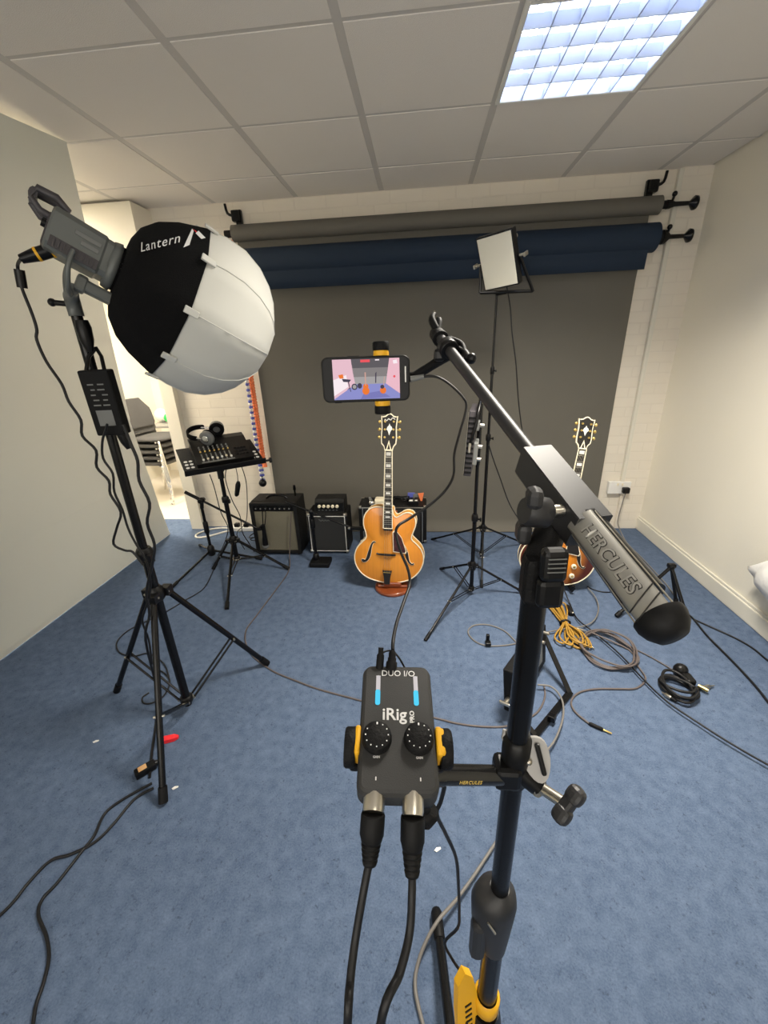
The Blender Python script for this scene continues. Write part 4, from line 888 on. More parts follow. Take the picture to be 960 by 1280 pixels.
    b.rings([[Vector((-fb(z), yf - .004, z)), Vector((fb(z), yf - .004, z)), Vector((fb(z), yf + .008, z)), Vector((-fb(z), yf + .008, z))] for z in (zf, zn)], True, False)
    b.m = K['ivory']
    for s in (-1, 1): b.tube([(s * fb(zf), yf - .003, zf), (s * fb(zn), yf - .003, zn)], .0036, 6)
    b.box((0, yf - .003, zf), (.056, .01, .004), .001); b.box((0, yf - .005, zn + .003), (.043, .012, .007), .001)
    b.m = K['nickel']; sc = (zn - zb); zs = [zn]
    for k in range(1, 21):
        z = zb + sc / 2 ** (k / 12); zs.append(z)
        if z > zf: b.box((0, yf - .005, z), (fb(z) * 1.9, .0025, .0028), 0)
    fbp = part('fretboard', b, t, local=True)
    for k in (1, 3, 5, 7, 9, 12, 15, 17):
        z = (zs[k] + zs[k - 1]) / 2; h = (zs[k - 1] - zs[k]) * .52
        b = MB(K['pearl']); b.box((0, yf - .0045, z), (.028, .002, h), .0005); part('block_inlay', b, fbp, local=True)
    b = MB(K['nickel'])
    for i in range(6): x = -.0165 + .0066 * i; b.tube([(x * .9, yf - .008, zn + .006), (x * 1.25, -D - .042, zb + .003), (x * 1.2, -D - .036, .09)], .0006, 4)
    part('strings', b, t, local=True)
    # headstock
    hs = [zpt(*q) for q in ((387, 524), (383, 508), (370, 494), (368, 470), (370, 420), (366, 372), (372, 375), (387, 372), (398, 363), (407, 360), (416, 363), (427, 372), (440, 375), (446, 372), (441, 420), (444, 470), (442, 494), (430, 508), (425, 524))]
    hk = .80 if burst else .90; Th = Matrix.Translation((0, yf + .004, zn)) @ Matrix.Rotation(math.radians(-9), 4, 'X') @ Matrix.Diagonal((hk, 1, .84 if burst else 1, 1)) @ Matrix.Translation((0, 0, -zn))
    hz = zpt(0, 445)[1]
    b = MB(K['ivory']); b.prism(hs, -.004, .0125, T=Th); hd_ = part('headstock', b, t, local=True)
    b = MB(K['ebony']); b.prism([(x * .88, hz + (z - hz) * .93) for x, z in hs], -.0055, -.003, T=Th); part('head_face', b, hd_, local=True)
    b = MB(K['pearl']); b.prism([zpt(*q) for q in ((407, 458), (400, 438), (393, 432), (398, 420), (404, 415), (407, 405), (411, 415), (418, 420), (422, 430), (414, 438))], -.0068, -.005, T=Th)
    if not burst:
        b.tube([Th @ Vector((*zpt(382, 398)[:1], -.0065, zpt(382, 398)[1])), Th @ Vector((zpt(386, 388)[0], -.0065, zpt(386, 388)[1])), Th @ Vector((zpt(394, 394)[0], -.0065, zpt(394, 394)[1])), Th @ Vector((zpt(402, 385)[0], -.0065, zpt(402, 385)[1])), Th @ Vector((zpt(412, 391)[0], -.0065, zpt(412, 391)[1])), Th @ Vector((zpt(421, 381)[0], -.0065, zpt(421, 381)[1])), Th @ Vector((zpt(433, 388)[0], -.0065, zpt(433, 388)[1]))], .0028, 5, k=3)
    b.m = K['ivory']; b.prism([zpt(*q) for q in ((393, 524), (407, 478), (421, 524), (416, 524), (407, 492), (398, 524))], -.0068, -.005, T=Th); part('head_inlay', b, hd_, local=True)
    for s in (-1, 1):
        for z in (398, 432, 466):
            zz = zpt(0, z)[1]; b = MB(K['gold']); b.cyl(Th @ Vector((s * .029, -.005, zz)), Th @ Vector((s * .029, -.014, zz)), .0062, n=10); b.cyl(Th @ Vector((s * .05, .006, zz)), Th @ Vector((s * .064, .006, zz)), .0035, n=8)
            b.sphere(Th @ Vector((s * .069, .006, zz)), .0105, 10, sc=(.8, .55, 1)); part('tuner', b, t, local=True)
    return t
def spline_2d(P, k=4):
    q = spline([(x, 0, z) for x, z in P], k, False); return [(v.x, v.z) for v in q]
G1 = Matrix.Translation((-.228, 2.405, .055)) @ Matrix.Rotation(math.radians(2.0), 4, 'Y') @ Matrix.Rotation(math.radians(-7), 4, 'X') @ Matrix.Rotation(math.radians(-4), 4, 'Z')
guitar('archtop_guitar', 'amber blonde archtop guitar with a cutaway standing in the middle of the carpet', G1, K['blondetop'], K['blondeside'])
t = thing('guitar_stand', 'red-brown wooden round guitar stand under the amber guitar', 'guitar stand', (-.20, 2.40, 0))
b = MB(K['mahogany']); b.lathe([(0, .118), (.004, .122), (.018, .122), (.024, .114)], (-.20, 2.40, 0), (0, 0, 1), 40); part('round_base', b, t)
b = MB(K['mahogany']); b.box((-.20, 2.525, .26), (.07, .022, .52), .008); part('back_post', b, t)
b = MB(K['mahogany']); b.box((-.20, 2.42, .035), (.20, .13, .02), .006); b.box((-.20, 2.355, .055), (.12, .018, .03), .008); part('cradle', b, t)
G2 = Matrix.Translation((.845, 2.43, .045)) @ Matrix.Rotation(math.radians(6.5), 4, 'Y') @ Matrix.Rotation(math.radians(-7), 4, 'X') @ Matrix.Rotation(math.radians(-6), 4, 'Z')
guitar('sunburst_guitar', 'brown sunburst archtop guitar partly hidden behind the boom stand', G2, K['bursttop'], K['burstside'], burst=True)
t = thing('low_guitar_stand', 'low black folding guitar stand under the sunburst guitar', 'guitar stand', (.86, 2.46, 0))
for s in (-1, 1):
    b = MB(K['blackmetal']); b.tube([(.86 + s * .10, 2.36, .035), (.86 + s * .13, 2.44, .035), (.86 + s * .12, 2.58, .25), (.86 + s * .14, 2.64, .01)], .009, 8, k=3); part('leg', b, t)
    b = MB(K['rubber']); b.tube([(.86 + s * .10, 2.44, .03), (.86 + s * .10, 2.345, .035), (.86 + s * .10, 2.335, .075)], .011, 8); b.tube([(.86 + s * .13, 2.44, .03), (.86 + s * .135, 2.40, .008)], .008, 6); part('rubber_arm', b, t)
b = MB(K['blackmetal']); b.tube([(.74, 2.58, .25), (.98, 2.58, .25)], .009, 8); part('cross_bar', b, t)
# ---------------------------------------------------------------- amplifiers
def feet_(t, x0, x1, y0, y1):
    for x in (x0 + .03, x1 - .03):
        for y in (y0 + .03, y1 - .03): b = MB(K['rubber']); b.cyl((x, y, 0), (x, y, .014), .014, .016, 12); part('foot', b, t)
def corner(t, x, y, z, s=.03):
    b = MB(K['nickel']); b.box((x, y, z), (s, s, s), .009); part('corner_cap', b, t)
x0, x1, y0, y1, zz = -1.335, -.965, 2.855, 3.10, .450
t = thing('guitar_amplifier', 'black guitar amplifier with a silver grille cloth beside the mixer stand', 'amplifier', ((x0 + x1) / 2, (y0 + y1) / 2, 0))
b = MB(K['tolex']); b.rings([[Vector((x, y0 + .012, .014)), Vector((x, y1, .014)), Vector((x, y1 - .02, zz)), Vector((x, y0 + .045, zz))] for x in (x0, x1)], True, False); part('cabinet', b, t)
b = MB(K['tolex'])
for s in ((x0 + .012, .03), (x1 - .012, .03)): b.prism([(s[0] - .014, .014), (s[0] + .014, .014), (s[0] + .014, zz - .005), (s[0] - .014, zz - .005)], y0, y0 + .03)
b.box(((x0 + x1) / 2, y0 + .015, .027), (x1 - x0, .03, .026), .004); b.box(((x0 + x1) / 2, y0 + .02, zz - .012), (x1 - x0, .05, .024), .006); part('front_frame', b, t)
b = MB(K['black']); b.box(((x0 + x1) / 2, y0 + .018, zz - .045), (x1 - x0 - .03, .02, .048), .003); cp = part('control_panel', b, t)
for i in range(8):
    b = MB(K['black']); x = x0 + .05 + i * .038; b.lathe([(0, .010), (.014, .009), (.015, .006)], (x, y0 + .008, zz - .045), (0, -1, 0), 14); b.m = K['nickel']; b.cyl((x, y0 - .0065, zz - .045), (x, y0 - .0085, zz - .045), .006); part('knob', b, cp)
b = MB(K['silvergrille']); b.box(((x0 + x1) / 2, y0 + .016, .208), (x1 - x0 - .05, .014, .335), .003); part('grille_cloth', b, t)
b = MB(K['blackmetal']); b.tube([(x0 + .10, y0 + .11, zz), (x0 + .13, y0 + .11, zz + .02), (-1.15, y0 + .11, zz + .026), (x1 - .13, y0 + .11, zz + .02), (x1 - .10, y0 + .11, zz)], .010, 8, k=4); part('handle', b, t)
b = MB(K['blackmetal']); b.lathe([(0, .007), (.05, .007), (.052, .012), (.09, .010)], (x1 - .05, y1 - .08, zz - .002), (0, 0, 1), 10); part('antenna_plug', b, t)
feet_(t, x0, x1, y0, y1)
x0, x1, y0, y1, zz = -.900, -.585, 2.885, 3.10, .345
t = thing('speaker_cabinet', 'small black speaker cabinet with a white-edged grille carrying the amplifier head', 'speaker', ((x0 + x1) / 2, (y0 + y1) / 2, 0))
b = MB(K['tolex']); b.box(((x0 + x1) / 2, (y0 + y1) / 2, zz / 2 + .007), (x1 - x0, y1 - y0, zz - .014), .008); part('cabinet', b, t)
b = MB(K['speaker']); b.box(((x0 + x1) / 2, y0 - .001, zz / 2 - .005), (x1 - x0 - .04, .006, zz - .05), .002); g = part('grille_cloth', b, t)
b = MB(K['white']); r_ = [Vector((x0 + .016, y0 - .004, .028)), Vector((x1 - .016, y0 - .004, .028)), Vector((x1 - .016, y0 - .004, zz - .018)), Vector((x0 + .016, y0 - .004, zz - .018))]; b.tube(r_, .0042, 6, closed=True); part('white_piping', b, t)
b = MB(K['grey']); b.tube([Vector((x0 + .095 + .085 * i / 11, y0 - .0055, zz - .052 + .006 * math.sin(i * 2.1) + (.007 if i == 0 else 0))) for i in range(12)], .0016, 5, k=3); part('script_badge', b, g)
for x in (x0 + .012, x1 - .012): corner(t, x, y0 + .012, zz - .010); corner(t, x, y0 + .012, .022)
feet_(t, x0, x1, y0, y1)
t = thing('amplifier_head', 'small black amplifier head with cream knobs on top of the small speaker cabinet', 'amplifier', (-.72, 2.98, zz))
b = MB(K['tolex']); b.rings([[Vector((x, 2.90, zz + .001)), Vector((x, 3.07, zz + .001)), Vector((x, 3.06, zz + .105)), Vector((x, 2.945, zz + .105)), Vector((x, 2.925, zz + .085))] for x in (-.835, -.605)], True, False); part('case', b, t)
b = MB(K['black']); b.box((-.72, 2.910, zz + .048), (.215, .012, .075), .003); cp = part('control_panel', b, t)
for i in range(5): b = MB(K['ivory']); b.lathe([(0, .013), (.012, .012), (.015, .008)], (-.795 + .035 * i, 2.904, zz + .058), (0, -1, 0), 14); part('knob', b, cp)
b = MB(K['grey'])
for i in range(6): b.box((-.80 + .028 * i, 2.9035, zz + .026), (.014, .001, .006), 0)
part('panel_print', b, cp)
x0, x1, y0, y1, zz = -.520, .035, 3.07, 3.29, .335
t = thing('bass_amplifier', 'wide black amplifier with silver corners standing behind the amber guitar', 'amplifier', ((x0 + x1) / 2, (y0 + y1) / 2, 0))
b = MB(K['tolex']); b.box(((x0 + x1) / 2, (y0 + y1) / 2, zz / 2 + .007), (x1 - x0, y1 - y0, zz - .014), .006); part('cabinet', b, t)
b = MB(K['speaker']); b.box(((x0 + x1) / 2, y0 - .002, zz / 2), (x1 - x0 - .10, .008, zz - .05), .002); part('grille_cloth', b, t)
b = MB(K['nickel'])
for x in (x0 + .035, x1 - .035): b.box((x, y0 - .002, zz / 2), (.010, .008, zz - .03), .002)
b.box(((x0 + x1) / 2, y0 - .001, zz - .012), (x1 - x0 - .05, .008, .010), .002); part('edge_trim', b, t)
for x in (x0 + .014, x1 - .014):
    for z in (zz - .012, .026): corner(t, x, y0 + .014, z)
    corner(t, x, y1 - .014, zz - .012)
b = MB(K['blackmetal']); b.tube([(-.36, 3.19, zz), (-.34, 3.19, zz + .025), (-.14, 3.19, zz + .025), (-.12, 3.19, zz)], .009, 8, k=3); part('handle', b, t)
feet_(t, x0, x1, y0, y1)
t = thing('tuner_pedal', 'small black pedal with a white top on the right end of the wide amplifier', 'pedal', (-.07, 3.13, zz))
b = MB(K['black']); b.box((-.07, 3.13, zz + .02), (.085, .11, .038), .006); part('case', b, t)
b = MB(K['white']); b.box((-.09, 3.10, zz + .040), (.03, .03, .004), .001); b.box((-.05, 3.10, zz + .040), (.02, .02, .004), .001); part('label', b, t)
b = MB(K['nickel']); b.cyl((-.07, 3.155, zz + .038), (-.07, 3.155, zz + .05), .008); part('foot_switch', b, t)
cA = MB(K['blue']); cA.box((-.09, 3.21, zz + .035), (.06, .012, .065), .002, T=None); cA.m = K['grey']; cA.box((-.055, 3.208, zz + .045), (.04, .01, .03), .002)
solo('picture_card', cA, 'small purple-blue box standing behind the pedal on the wide amplifier', 'box')
cB = MB(K['orange']); cB.rings([[Vector((x, y, z)) for x, z in ((-.035, zz + .065), (.012, zz + .07), (.0, zz + .001), (-.015, zz + .001))] for y in (3.19, 3.202)], True, False)
solo('orange_wedge', cB, 'orange wedge-shaped case standing at the right end on the wide amplifier', 'case')
b = MB(K['ivory']); b.box((-.335, 3.12, zz + .028), (.10, .09, .054), .012); solo('cream_box', b, 'cream box on the wide amplifier showing past the guitar shoulder', 'box')
t = thing('desk_microphone', 'small chrome headed microphone lying on the left of the wide amplifier', 'microphone', (-.41, 3.10, zz))
b = MB(K['chrome']); b.sphere((-.41, 3.09, zz + .025), .024, 14); part('grille_head', b, t)
b = MB(K['grey']); b.cyl((-.41, 3.10, zz + .022), (-.44, 3.22, zz + .018), .015, .012); part('handle_body', b, t)
b = MB(K['cableblack']); b.tube([(-.30, 3.22, zz + .006), (-.25, 3.16, zz + .02), (-.2, 3.22, zz + .035), (-.15, 3.15, zz + .02), (-.11, 3.2, zz + .04), (-.17, 3.24, zz + .02), (-.24, 3.2, zz + .04)], .006, 6, k=5); solo('coiled_cable', b, 'loose black cable heaped on top of the wide amplifier', 'cable')
# ---------------------------------------------------------------- mixer stand with mixer and headphones
t0 = tripod('mixer_stand', 'black tripod stand with a sloping perforated tray holding the mixer', 'stand', (-1.435, 2.70), [(-1.2518, 2.1091, 0), (-1.0035, 2.6243, 0), (-1.5899, 2.6109, 0)], .21, .05, .80, .0165, brace_t=.55, tiers=((.55, .014),))
c1, c2, c3 = Vector((-1.557, 2.499, .785)), Vector((-1.128, 2.822, .785)), Vector((-1.785, 2.76, .895))
ux = (c2 - c1); TW = ux.length; uy = (c3 - c1); TD = uy.length
TM = frame((c1 + c1 + ux + uy) / 2, ux, y=uy)
b = MB(K['matte']); b.box((0, 0, 0), (TW, TD, .008), .002, T=TM); b.box((0, -TD / 2, .014), (TW + .01, .012, .042), .004, T=TM); tray = part('tray', b, t0)
for s in (-1, 1):
    b = MB(K['white'])
    for i in range(2):
        for j in range(4): b.lathe([(0, .012), (.001, .012)], TM @ Vector((s * (TW / 2 - .03 - .032 * i), -TD / 2 + .04 + .042 * j, .0042)), TM.to_3x3() @ Vector((0, 0, 1)), 14)
    part('tray_holes', b, tray, label='row of round pale holes in the tray wing')
b = MB(K['black']); b.cyl((-1.435, 2.70, .76), TM @ Vector((0, 0, -.002)), .03, .045, 14); b.cyl((-1.435, 2.70, .70), (-1.435, 2.70, .78), .022); part('tilt_joint', b, t0)
b = MB(K['black']); b.lathe([(0, .008), (.03, .008), (.03, .02), (.045, .02)], TM @ Vector((TW / 2, -TD / 2, .01)), TM.to_3x3() @ Vector((1, 0, 0)), 12); part('side_knob', b, t0)
MXM = TM @ Matrix.Translation((.012, .018, .0045))
t = thing('audio_mixer', 'black audio mixer with rows of faders on the sloping tray', 'mixer', M=MXM)
mw, md = .385, .31
b = MB(K['black']); b.rings([[Vector((x, -md / 2, 0)), Vector((x, md / 2, 0)), Vector((x, md / 2, .075)), Vector((x, md / 2 - .06, .078)), Vector((x, -md / 2, .035))] for x in (-mw / 2, mw / 2)], True, False); body = part('case', b, t, local=True)
sl = math.atan2(.043, md - .06); PFm = Matrix.Translation((0, -md / 2, .0352)) @ Matrix.Rotation(sl, 4, 'X')
for i in range(7):
    x = -.145 + .031 * i
    b = MB(K['grey']); b.box((x, .062, .0006), (.009, .085, .0012), 0, T=PFm); ch = part('fader_slot', b, t, local=True)
    b = MB(K['white'] if i % 2 == 0 else K['ivory']); b.box((x, .035 + .006 * (i % 3), .006), (.014, .012, .010), .002, T=PFm); part('fader_cap', b, ch, local=True)
    for j in range(3):
        b = MB(K['grey'] if j else K['gold']); b.lathe([(0, .0065), (.009, .005), (.010, .003)], PFm @ Vector((x, .125 + .024 * j, 0)), PFm.to_3x3() @ Vector((0, 0, 1)), 10); part('knob', b, t, local=True)
b = MB(K['grey']); b.box((-.05, .012, .0008), (.22, .012, .0012), 0, T=PFm); part('scribble_strip', b, body, local=True)
for i in range(4):
    for j in range(3): b = MB(K['matte']); b.box((.09 + .022 * i, .05 + .035 * j, .003), (.015, .012, .006), .001, T=PFm); part('button', b, t, local=True)
HM = MXM @ Matrix.Translation((-.025, .105, .082)) @ Matrix.Rotation(math.radians(62), 4, 'Z') @ Matrix.Scale(1.15, 4)
t = thing('headphones', 'black and silver over-ear headphones lying on the back of the mixer', 'headphones', M=HM)
for s in (-1, 1):
    T2 = Matrix.Translation((s * .062, -.01 * s, .035)) @ Matrix.Rotation(math.radians(14 * s), 4, 'Z')
    b = MB(K['grey']); b.lathe([(-.006, .036), (.0, .044), (.022, .045), (.028, .038), (.03, .02)], (0, 0, 0), (s, 0, 0), 24, T=T2); ec = part('ear_cup', b, t, local=True)
    b = MB(K['blackcloth']); b.tube([Vector((-s * .012, .034 * math.cos(2 * PI * i / 20), .034 * math.sin(2 * PI * i / 20))) for i in range(20)], .013, 8, closed=True, T=T2); part('ear_pad', b, t, local=True)
    b = MB(K['chrome']); b.lathe([(.031, .022), (.033, .018)], (0, 0, 0), (s, 0, 0), 20, T=T2); part('silver_disc', b, ec, local=True)
    b = MB(K['chrome']); b.tube([(s * .075, 0, .035), (s * .078, .05, .03), (s * .07, .09, .03)], .006, 8, k=3); part('band_arm', b, t, local=True)
b = MB(K['blackcloth']); P = [Vector((.076 * math.cos(a), .07 + .075 * math.sin(a), .03)) for a in [PI * i / 16 for i in range(17)]]
b.rings([[p + Vector((0, 0, -.014)), p * 1.0 + Vector((p.x * .1, .008, -.014)), p + Vector((p.x * .1, .008, .014)), p + Vector((0, 0, .014))] for p in P], True, False); part('headband', b, t, local=True)
for nm, pl, lab in (('mixer_cable', [(-1.5283, 2.72, 0.7239), (-1.5128, 2.72, 0.6203), (-1.5006, 2.72, 0.431), (-1.469, 2.72, 0.2999), (-1.5265, 2.72, 0.1641), (-1.5989, 2.72, 0.0588)], 'thin black cable hanging from the left of the mixer tray'), ('mixer_cable', [(-1.4342, 2.8, 0.7477), (-1.4577, 2.8, 0.6556), (-1.4371, 2.8, 0.4967), (-1.3971, 2.8, 0.3652), (-1.4012, 2.8, 0.2296), (-1.3601, 2.8, 0.1253), (-1.3321, 2.8, 0.0544)], 'thin black cable hanging beside the pole of the mixer stand'), ('mixer_cable', [(-1.3868, 2.95, 0.717), (-1.3724, 2.95, 0.5744), (-1.4055, 2.95, 0.3376), (-1.4435, 2.95, 0.2319), (-1.5282, 2.95, 0.1378), (-1.4732, 2.95, -0.0253)], 'thin black cable hanging from the right of the mixer tray')):
    b = MB(K['cableblack']); b.tube(pl, .0035, 6, k=5); solo(nm, b, lab, 'cable')
t = thing('power_brick', 'small black inline switch hanging on a cord below the mixer tray', 'power supply', (-1.4369, 2.9, 0.4929))
b = MB(K['black']); b.tube([(-1.4097, 2.9, 0.6105), (-1.4174, 2.9, 0.5847), (-1.441, 2.9, 0.5061), (-1.4499, 2.9, 0.4929)], [.012, .02, .018, .01], 10); part('case', b, t)
b = MB(K['cableblack']); b.tube([(-1.4096, 2.9, 0.7188), (-1.4081, 2.9, 0.6554), (-1.4152, 2.9, 0.5976)], .003, 6); part('cord', b, t)
b = MB(K['cablewhite']); b.tube([(-1.67, 3.294, 0.008), (-1.8407, 3.3647, 0.008), (-1.9794, 3.3277, 0.008), (-2.0485, 3.2218, 0.008), (-2.0053, 3.1549, 0.008), (-1.91, 3.1891, 0.008), (-1.7923, 3.2932, 0.008), (-1.6851, 3.3294, 0.008)], .008, 8, k=5); solo('extension_lead', b, 'white mains lead looped on the carpet behind the mixer stand', 'cable')
t = thing('socket_strip', 'white multi-socket strip on the carpet behind the mixer stand', 'socket strip', (-1.6405, 3.3116, 0))
b = MB(K['white']); q = Vector((-1.6558, 3.3115, 0)); b.box(q + Vector((.03, .02, .02)), (.30, .06, .04), .008); part('strip_body', b, t)
for i in range(3): b = MB(K['black']); b.box(q + Vector((-.05 + .09 * i, .02, .055)), (.045, .045, .035), .008); part('plug', b, t)
b = MB(K['cableblack']); random.seed(5)
P = []
for i in range(20):
    a = i * 1.35; P.append(Vector((-1.33 + .13 * math.cos(a) + random.uniform(-.04, .04), 3.12 + .10 * math.sin(a * 1.2), .008 + .012 * (i % 6) + random.uniform(0, .06))))
b.tube(P, .004, 6, k=5); solo('cable_tangle', b, 'tangle of thin black cables on the floor behind the silver-grille amplifier side', 'cable')
# ---------------------------------------------------------------- small microphone stands
lb = Vector((-1.66, 2.75, 0))
t = thing('low_boom_stand', 'low black boom stand reaching across to the silver-grille amplifier', 'microphone stand', lb)
b = MB(K['blackmetal']); b.cyl(lb + Vector((0, 0, .05)), lb + Vector((0, 0, .46)), .011); part('pole', b, t)
b = MB(K['black']); b.lathe([(.05, .02), (.06, .03), (.12, .028), (.14, .016)], lb, (0, 0, 1), 14); part('leg_hub', b, t)
b = MB(K['black']); b.lathe([(.24, .014), (.25, .019), (.33, .019), (.34, .014)], lb, (0, 0, 1), 14); part('height_clutch', b, t)
for f in ((-1.7637, 2.3486, 0), (-1.9022, 2.9981, 0), (-1.263, 2.7689, 0)):
    f = Vector((f[0], f[1], .012)); b = MB(K['blackmetal']); b.tube([lb + Vector((0, 0, .095)), f], .009, 8); lg = part('leg', b, t)
    b = MB(K['rubber']); d = (f - lb - Vector((0, 0, .095))).normalized(); b.tube([f - d * .05, f], .012, 8); part('rubber_foot', b, lg)
e0, e1 = Vector((-1.7601, 2.74, 0.584)), Vector((-1.2675, 2.8, 0.2574))
b = MB(K['black']); jt = lerp(e0, e1, .22); b.sphere(jt, .024, 12); b.tube([lb + Vector((0, 0, .45)), jt], .014, 10); b.cyl(jt + Vector((0, -.03, 0)), jt + Vector((0, .03, 0)), .016); part('boom_joint', b, t)
b = MB(K['blackmetal']); b.tube([e0, e1], .0085, 10); b.m = K['black']; b.tube([e0, lerp(e0, e1, .2)], .0125, 10); part('boom', b, t)
t = thing('microphone', 'black microphone hanging from the low boom in front of the silver grille', 'microphone', (-1.2275, 2.8, 0.1819))
m0, m1 = Vector((-1.2238, 2.8, 0.2914)), Vector((-1.238, 2.815, 0.1044))
b = MB(K['black']); b.tube([m0, lerp(m0, m1, .5), m1], [.013, .018, .024], 12); b.sphere(m1, .026, 12); part('body', b, t)
b = MB(K['grey']); b.lathe([(-.01, .027), (.008, .027)], m1, m1 - m0, 14); part('grille_band', b, t)
b = MB(K['matte']); b.box(e1, (.05, .03, .025), .006); b.tube([e1, m0], .010, 8); b.tube([(-1.2067, 2.79, 0.2958), (-1.1845, 2.79, 0.4021), (-1.2056, 2.79, 0.4283), (-1.2235, 2.79, 0.2688)], .004, 6, k=3); part('clip', b, t)
mb_ = Vector((-.797, 2.74, 0))
t = thing('short_boom_stand', 'short black boom stand on a flat rectangular base in front of the small amplifier', 'microphone stand', mb_)
b = MB(K['matte']); b.box((-.775, 2.71, .02), (.155, .12, .04), .01); part('base', b, t)
b = MB(K['blackmetal']); b.cyl((-.81, 2.72, .035), (-.81, 2.72, .375), .0115); part('pole', b, t)
b = MB(K['black']); b.lathe([(.04, .02), (.045, .024), (.085, .022), (.09, .014)], (-.81, 2.72, 0), (0, 0, 1), 12); b.lathe([(.3, .015), (.31, .02), (.37, .02), (.38, .015)], (-.81, 2.72, 0), (0, 0, 1), 12); part('collar', b, t)
e0, e1 = Vector((-0.9848, 2.7, 0.5194)), Vector((-0.5048, 2.66, 0.3291)); jt = lerp(e0, e1, .38)
b = MB(K['black']); b.tube([(-.81, 2.72, .37), jt], .014, 8); b.sphere(jt, .02, 10); part('boom_joint', b, t)
b = MB(K['blackmetal']); b.tube([e0, e1], .0075, 10); part('boom', b, t)
t = thing('slim_microphone', 'slim black microphone on the short boom beside the amber guitar', 'microphone', tuple(e1))
m1 = Vector((-0.4032, 2.64, 0.3321)); b = MB(K['black']); b.tube([lerp(e1, m1, -.1), lerp(e1, m1, .6), m1], [.013, .015, .017], 12); part('body', b, t)
b = MB(K['nickel']); b.tube([e1, lerp(e1, m1, -.25)], .0125, 10); part('clip_ring', b, t)
# ---------------------------------------------------------------- LED panel stands
tripod('led_stand', 'black light stand holding the low edge-on light panel, in front of its taller twin', 'light stand', (.318, 2.33), [(0.0173, 1.8603, 0), (0.1348, 2.6503, 0), (0.6626, 2.3513, -0)], .215, .045, .90, .0125, brace_t=.5, tiers=((.56, .0105),))
tripod('led_stand', 'tall black light stand carrying the square light panel high before the blue roll', 'light stand', (.445, 2.80), [(0.0816, 3.1451, 0), (0.8254, 3.0789, 0), (0.3975, 2.4108, 0)], .265, .06, 1.80, .0115, brace_t=.5, tiers=((.95, .009), (1.38, .007)))
# high panel
c_tl, c_tr, c_bl, c_br = Vector((0.2748, 2.72, 2.0549)), Vector((0.4556, 2.6, 2.0753)), Vector((0.3998, 2.76, 1.8241)), Vector((0.5425, 2.64, 1.8315))
pc_ = (c_tl + c_tr + c_bl + c_br) / 4; LM = frame(pc_, (c_tr + c_br) - (c_tl + c_bl), y=(c_tl + c_tr) - (c_bl + c_br))
pw, ph_ = ((c_tr + c_br) / 2 - (c_tl + c_bl) / 2).length, ((c_tl + c_tr) / 2 - (c_bl + c_br) / 2).length
t = thing('studio_lamp', 'square black light panel with a pale face tilted down from the top of its stand', 'light panel', M=LM)
b = MB(K['black']); b.box((0, 0, -.028), (pw + .012, ph_ + .012, .05), .005); part('housing', b, t, local=True)
b = MB(K['ledface']); b.box((0, 0, -.001), (pw - .004, ph_ - .004, .006), .002); part('diffuser_face', b, t, local=True)
bt = LM.inverted() @ Vector((.445, 2.80, 1.80))
b = MB(K['black']); yk = [LM.inverted() @ Vector(p) for p in ((.445 - .17, 2.80, 1.80), (.445 + .17, 2.80, 1.80))]
hw = pw / 2 + .016
b.tube([(-hw, 0, -.03), (-hw, yk[0].y, yk[0].z)], .009, 6); b.tube([(hw, 0, -.03), (hw, yk[1].y, yk[1].z)], .009, 6); b.tube([(-hw, yk[0].y, yk[0].z), (hw, yk[1].y, yk[1].z)], .009, 6); b.tube([(0, (yk[0].y + yk[1].y) / 2, (yk[0].z + yk[1].z) / 2), tuple(bt)], .012, 8); part('yoke', b, t, local=True)
for s in (-1, 1):
    b = MB(K['nickel']); b.cyl((s * hw, 0, -.03), (s * (hw + .03), 0, -.03), .008, n=10); b.box((s * (hw + .034), 0, -.03), (.012, .022, .045), .004); part('side_knob', b, t, local=True)
b = MB(K['nickel']); b.cyl((pw / 2 - .01, .09, -.054), (pw / 2 - .01, .09, -.07), .012); part('dimmer_knob', b, t, local=True)
b = MB(K['cableblack']); b.tube([(0.4903, 2.76, 1.8406), (0.5264, 2.78, 1.719), (0.5461, 2.78, 1.5868), (0.585, 2.78, 1.4019), (0.6181, 2.78, 1.1822), (0.6566, 2.76, 0.979), (0.7023, 2.72, 0.7726), (0.7391, 2.7, 0.553), (0.751, 2.7, 0.3139)] + [(0.8706, 2.9301, 0.005), (0.9674, 2.8029, 0.005)], .004, 8, k=4); solo('panel_cable', b, 'thin black cable hanging from the high square light panel', 'cable')
b = MB(K['cableblack']); b.tube([(0.3753, 2.33, 0.9961), (0.4109, 2.35, 0.9021), (0.462, 2.36, 0.7775), (0.5243, 2.36, 0.6255), (0.6113, 2.38, 0.4852)] + [(0.8862, 2.9017, 0.02), (0.9166, 2.624, 0.006)], .0035, 8, k=4); solo('panel_cable', b, 'thin black cable arcing from the low edge-on light panel', 'cable')
